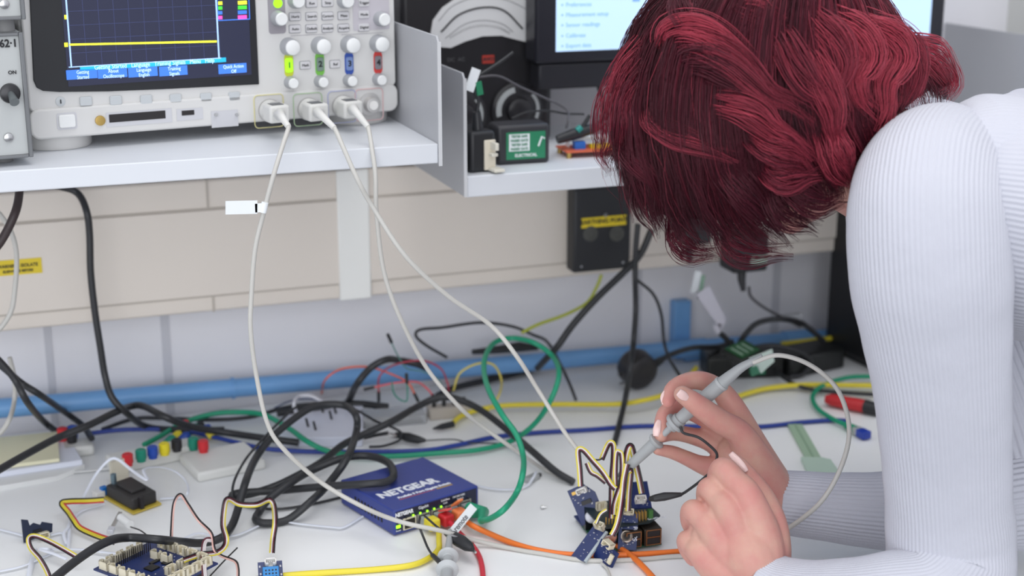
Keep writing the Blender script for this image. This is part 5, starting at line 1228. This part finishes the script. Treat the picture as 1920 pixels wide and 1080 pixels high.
# trousers and shoes (below the bench edge)
tr = PB(); jean = M('dark_denim', (40, 46, 62), .8, bump=.2, bscale=500)
tr.tube([HIP+Vector((-.03, .03, .05)), HIP, HIP+Vector((.02, -.02, -.12))], [.152, .165, .15], 32, flat=.75, nrm=(.6, .5, .5))
for s in (-1, 1):
    o_ = Vector((.03*s+.0, .085*s, 0)); tr.tube([HIP+o_+Vector((0, -.0, -.04)), HIP+o_+Vector((.0, -.03, -.42)), Vector((1.18+.02*s, .74+.11*s, .06))], [.085, .062, .05], 24)
tr.build('trousers', jean, pr, smooth=True)
for s in (-1, 1):
    sh_ = PB(); c_ = Vector((1.15+.02*s, .74+.11*s, .045)); sh_.ball(c_, (.13, .048, .045), None, 24, 12); sh_.build('shoe', M('shoe_white', (210, 210, 210), .6), pr, smooth=True)

# ---------------------------------------------------------------- hair
G = [
 [(1300,-50,1.27),(1222,20,1.262),(1180,100,1.258),(1158,190,1.256),(1146,255,1.256),(1138,300,1.258),(1150,322,1.262)],
 [(1330,-55,1.24),(1245,40,1.228),(1203,140,1.222),(1184,240,1.22),(1180,320,1.222),(1190,385,1.228),(1212,445,1.236)],
 [(1360,-60,1.215),(1280,50,1.200),(1240,160,1.192),(1228,270,1.192),(1240,360,1.2),(1262,425,1.21),(1302,476,1.224)],
 [(1400,-62,1.195),(1335,50,1.182),(1300,160,1.174),(1290,270,1.175),(1305,360,1.185),(1345,430,1.20),(1402,468,1.216)],
 [(1440,-64,1.185),(1395,50,1.172),(1370,160,1.166),(1368,260,1.168),(1385,350,1.18),(1425,425,1.20),(1484,470,1.216)],
 [(1480,-64,1.185),(1455,50,1.170),(1442,150,1.164),(1448,240,1.166),(1468,320,1.178),(1498,385,1.196),(1528,432,1.214)],
 [(1520,-60,1.19),(1512,45,1.176),(1508,140,1.170),(1520,225,1.172),(1545,295,1.184),(1568,350,1.20),(1564,398,1.216)],
 [(1550,-52,1.20),(1570,30,1.188),(1585,115,1.182),(1597,195,1.184),(1608,265,1.194),(1612,320,1.208),(1600,368,1.222)],
 [(1580,-44,1.215),(1620,20,1.206),(1646,90,1.202),(1660,155,1.204),(1665,215,1.212),(1658,265,1.224),(1640,305,1.236)],
 [(1600,-36,1.25),(1652,24,1.246),(1690,80,1.244),(1722,122,1.246),(1742,155,1.25),(1748,190,1.256),(1730,225,1.262)],
 [(1606,-34,1.30),(1660,26,1.30),(1702,78,1.30),(1742,112,1.30),(1768,142,1.305),(1779,168,1.31),(1768,205,1.315)],
]
NG = len(G)
G = [[(1440+(g[0][0]-1440)*.30, -118, 1.30), (1440+(g[0][0]-1440)*.72, -98, 1.30+(g[0][2]-1.30)*.55)]+g for g in G]
near = [spl([A(*p) for p in g], 5) for g in G]
def mir(v, inset=.012):                                  # far side of the head: mirrored in the plane through HC facing the camera
    d = (v-HC).dot(FW); return v-FW*(2*d)+(HC-v)*0.04
far = [[mir(p) for p in g] for g in near]
GP = len(near[0])
def hpoint(gs, a, t):
    i = min(int(a), NG-2); f = a-i; x = t*(GP-1); j = min(int(x), GP-2); u = x-j
    p = gs[i][j].lerp(gs[i][j+1], u); q = gs[i+1][j].lerp(gs[i+1][j+1], u)
    p0 = gs[max(i-1, 0)][j].lerp(gs[max(i-1, 0)][j+1], u); p3 = gs[min(i+2, NG-1)][j].lerp(gs[min(i+2, NG-1)][j+1], u)
    return .5*((2*p)+(q-p0)*f+(2*p0-5*p+4*q-p3)*f*f+(3*p-p0-3*q+p3)*f**3)
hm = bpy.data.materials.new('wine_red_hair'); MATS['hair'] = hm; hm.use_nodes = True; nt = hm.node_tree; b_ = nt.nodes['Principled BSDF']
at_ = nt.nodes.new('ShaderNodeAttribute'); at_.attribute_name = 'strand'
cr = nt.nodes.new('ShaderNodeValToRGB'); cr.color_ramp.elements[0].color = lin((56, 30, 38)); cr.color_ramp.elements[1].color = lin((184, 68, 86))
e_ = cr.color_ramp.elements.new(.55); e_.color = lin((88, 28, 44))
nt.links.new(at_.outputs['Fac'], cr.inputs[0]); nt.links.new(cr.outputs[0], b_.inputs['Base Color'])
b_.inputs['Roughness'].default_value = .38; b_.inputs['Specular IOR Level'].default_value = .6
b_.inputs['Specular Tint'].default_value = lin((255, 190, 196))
rnd = random.Random(5)
V, Fc, Tn = [], [], []
def strand(pts_, r, tone):
    k = len(pts_); base = len(V)
    for i, p in enumerate(pts_):
        T = (pts_[min(i+1, k-1)]-pts_[max(i-1, 0)])
        u = T.cross(FW)
        if u.length < 1e-7: u = Vector((1, 0, 0))
        u.normalize(); w = u.cross(T).normalized(); rr = r*(1-.75*(i/(k-1))**2)
        for j in range(3):
            a = 2.094*j; V.append(p+(u*cos(a)+w*sin(a))*rr); Tn.append(tone)
    for i in range(k-1):
        for j in range(3):
            a = base+i*3+j; b = base+i*3+(j+1) % 3; Fc.append((a, b, b+3, a+3))
def lock(gs, a, layer, ns, spread, wave, ph, freq, t1_, tone, t0=0.0, K=17, lift=0):
    side = 1 if gs is near else -1
    cen = []
    for i in range(K):
        t = t0+(t1_-t0)*i/(K-1); p = hpoint(gs, a, t); p2 = hpoint(gs, a, min(1, t+.02)); T = (p2-hpoint(gs, a, max(0, t-.02)))
        lat = T.cross(FW).normalized(); out = (p-HC).normalized()
        amp = wave*min(1, t*1.6)
        p = p+(HC-p)*(layer*(1-.5*t))+lat*(amp*sin(2*pi*freq*t+ph))+out*(amp*.55*cos(2*pi*freq*t+ph)+lift*sin(pi*t))
        cen.append((p, lat, out))
    for s in range(ns):
        ang_ = rnd.uniform(0, 2*pi); rad = spread*math.sqrt(rnd.random()); dx, dy = cos(ang_)*rad, sin(ang_)*rad*.5
        ln_ = rnd.uniform(.86, 1.0); fr_ = rnd.gauss(0, .0006); jit = rnd.uniform(-.6, .6); tn = min(1, max(0, tone+rnd.gauss(0, .10)))
        kk = max(6, int(K*ln_)); pts_ = []
        for i in range(kk):
            u = i/(K-1); w_ = 1-.72*u**1.4; p, lat, out = cen[i]
            pts_.append(p+lat*(dx*w_+fr_*sin(u*9+jit*5)*u)+out*(dy*w_+fr_*cos(u*7+jit*9)*u))
        strand(pts_, rnd.uniform(.00026, .00042), tn)
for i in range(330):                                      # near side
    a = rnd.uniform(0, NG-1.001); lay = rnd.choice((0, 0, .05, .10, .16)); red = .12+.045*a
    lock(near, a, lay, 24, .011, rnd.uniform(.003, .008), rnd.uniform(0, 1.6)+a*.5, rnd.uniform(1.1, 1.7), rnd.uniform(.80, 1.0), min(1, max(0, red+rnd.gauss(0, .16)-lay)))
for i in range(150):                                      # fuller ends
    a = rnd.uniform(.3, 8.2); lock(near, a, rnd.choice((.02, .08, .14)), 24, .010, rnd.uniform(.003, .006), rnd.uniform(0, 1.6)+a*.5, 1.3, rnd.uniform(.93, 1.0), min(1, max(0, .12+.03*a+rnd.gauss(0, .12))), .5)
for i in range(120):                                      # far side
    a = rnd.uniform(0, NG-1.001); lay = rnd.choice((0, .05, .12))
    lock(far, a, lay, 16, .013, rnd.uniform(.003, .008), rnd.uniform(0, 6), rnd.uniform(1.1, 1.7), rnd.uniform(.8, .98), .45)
# wavy locks lying over the near side, each measured along its own course
def hsd(x, y): return 1.30-.142*math.sqrt(max(.02, 1-((x-1445)/345)**2-((y-175)/345)**2))
def drawn(pts2, tone, n=3, ns=34, wdt=.0075, lift=.004, K=22):
    base = spl([A(x, y, hsd(x, y)) for x, y in pts2], 6)
    for c in range(n):
        off = (c-(n-1)/2)*wdt*1.1; cen = []
        for i in range(K):
            u = i/(K-1)*(len(base)-1); j = min(int(u), len(base)-2); p = base[j].lerp(base[j+1], u-j)
            T = base[j+1]-base[j]; lat = T.cross(FW).normalized(); out = (p-HC).normalized(); v = i/(K-1)
            p = p+lat*(off*(1-.35*v)+.0016*sin(v*9+c*2))+out*(lift*sin(pi*min(1, v*1.2+.02))-.006*(1-v)**4)
            cen.append((p, lat, out))
        for s in range(ns):
            ang_ = rnd.uniform(0, 2*pi); rad = wdt*math.sqrt(rnd.random()); dx, dy = cos(ang_)*rad, sin(ang_)*rad*.45
            tn = min(1, max(0, tone+rnd.gauss(0, .12))); i0 = rnd.randint(0, 5); i1 = K-rnd.randint(0, 5); ph = rnd.uniform(0, 6)
            pts_ = []
            for i in range(i0, i1):
                v = i/(K-1); w_ = .45+.75*sin(pi*min(1, .12+.86*v)); w_ *= 1-.45*v; p, lat, out = cen[i]
                pts_.append(p+lat*(dx*w_+.0007*sin(v*8+ph))+out*(dy*w_+.0005*cos(v*7+ph))-out*(.010*max(0, 1-(i-i0)/3.5)))
            strand(pts_, rnd.uniform(.00026, .00040), tn)
for pts2, tone in (  # higher tone paints a lock's highlight into the strand colour
    ([(1222, 92), (1240, 66), (1270, 52), (1310, 54), (1350, 70), (1385, 95), (1412, 122), (1428, 150)], .95),
    ([(1232, 108), (1262, 88), (1300, 84), (1345, 98), (1384, 120), (1418, 152), (1446, 178), (1490, 196), (1530, 226)], .72),
    ([(1250, 140), (1290, 118), (1335, 120), (1375, 140), (1410, 168), (1432, 200)], .35),
    ([(1300, 196), (1340, 190), (1385, 196), (1420, 212), (1450, 240), (1492, 268), (1525, 300)], .80),
    ([(1200, 190), (1222, 218), (1262, 242), (1305, 260), (1345, 280), (1388, 298)], .70),
    ([(1396, 240), (1430, 262), (1468, 276), (1500, 292), (1530, 318)], .72),
    ([(1420, 315), (1455, 326), (1495, 330), (1540, 324)], .66),
    ([(1186, 60), (1165, 130), (1152, 200), (1146, 260), (1133, 292), (1150, 318)], .72),
    ([(1205, 110), (1188, 180), (1186, 240), (1170, 285), (1150, 300)], .55),
    ([(1160, 250), (1185, 272), (1215, 300), (1240, 340), (1262, 390)], .45),
    ([(1210, 290), (1215, 340), (1222, 400), (1240, 445)], .30),
    ([(1527, -10), (1564, 30), (1604, 66), (1622, 108), (1604, 148), (1618, 190), (1650, 220)], .95),
    ([(1500, -20), (1525, 30), (1560, 74), (1578, 120), (1570, 165), (1586, 215)], .72),
    ([(1583, -10), (1625, 40), (1668, 76), (1682, 112), (1660, 156), (1664, 206), (1650, 250)], .95),
    ([(1630, 10), (1662, 50), (1694, 88), (1712, 130), (1706, 180), (1690, 215)], .70),
    ([(1690, 72), (1728, 92), (1760, 120), (1784, 158), (1768, 182)], .95),
    ([(1504, 70), (1523, 112), (1537, 153), (1560, 204), (1566, 250), (1590, 300)], .82),
    ([(1440, 20), (1470, 70), (1492, 120), (1520, 160), (1556, 186), (1590, 205)], .62),
    ([(1361, -5), (1398, 14), (1436, 28), (1468, 46)], .90),
    ([(1560, 235), (1562, 280), (1582, 322), (1606, 345)], .82),
    ([(1330, 300), (1370, 330), (1410, 370), (1450, 420), (1490, 462)], .30),
    ([(1240, 420), (1275, 445), (1310, 470), (1350, 476)], .40),
    ([(1330, 420), (1372, 452), (1420, 472), (1488, 474)], .45),
    ([(1460, 340), (1500, 362), (1545, 380), (1588, 372)], .30),
    ([(1440, 350), (1462, 385), (1500, 412), (1538, 432)], .25),
    ([(1300, 60), (1290, 10), (1300, -40)], .3)):
    drawn(pts2, tone)
for i in range(70):                                      # stray hairs
    a = rnd.uniform(0, NG-1.001); lock(near, a, -.03, 1, .004, rnd.uniform(.004, .012), rnd.uniform(0, 6), rnd.uniform(.8, 2), 1.0, .6)
me = bpy.data.meshes.new('hair'); me.from_pydata([tuple(lpz(p)) for p in V], [], Fc); me.materials.append(hm)
me.polygons.foreach_set('use_smooth', [True]*len(me.polygons))
ca = me.attributes.new('strand', 'FLOAT', 'POINT'); ca.data.foreach_set('value', Tn)
hair = bpy.data.objects.new('hair', me); COL.objects.link(hair); hair.parent = pr
# dark under-layer closing the crown (part of the hair, below the strands)
ul = PB(); rows = []
tt = [i/17*.88 for i in range(18)]; aa = [i/24*(NG-1.01) for i in range(25)]
for t in tt:
    ring = [hpoint(near, a, t) for a in aa]+[hpoint(far, a, t) for a in reversed(aa)]
    ring = [p+(HC-p)*.10 for p in ring]; rows.append(ring)
nR = len(rows[0]); ul.v = [p for r_ in rows for p in r_]
for i in range(len(rows)-1):
    for j in range(nR): a = i*nR+j; b = i*nR+(j+1) % nR; ul.face([a, b, b+nR, a+nR])
ul.face(list(range(nR))[::-1])
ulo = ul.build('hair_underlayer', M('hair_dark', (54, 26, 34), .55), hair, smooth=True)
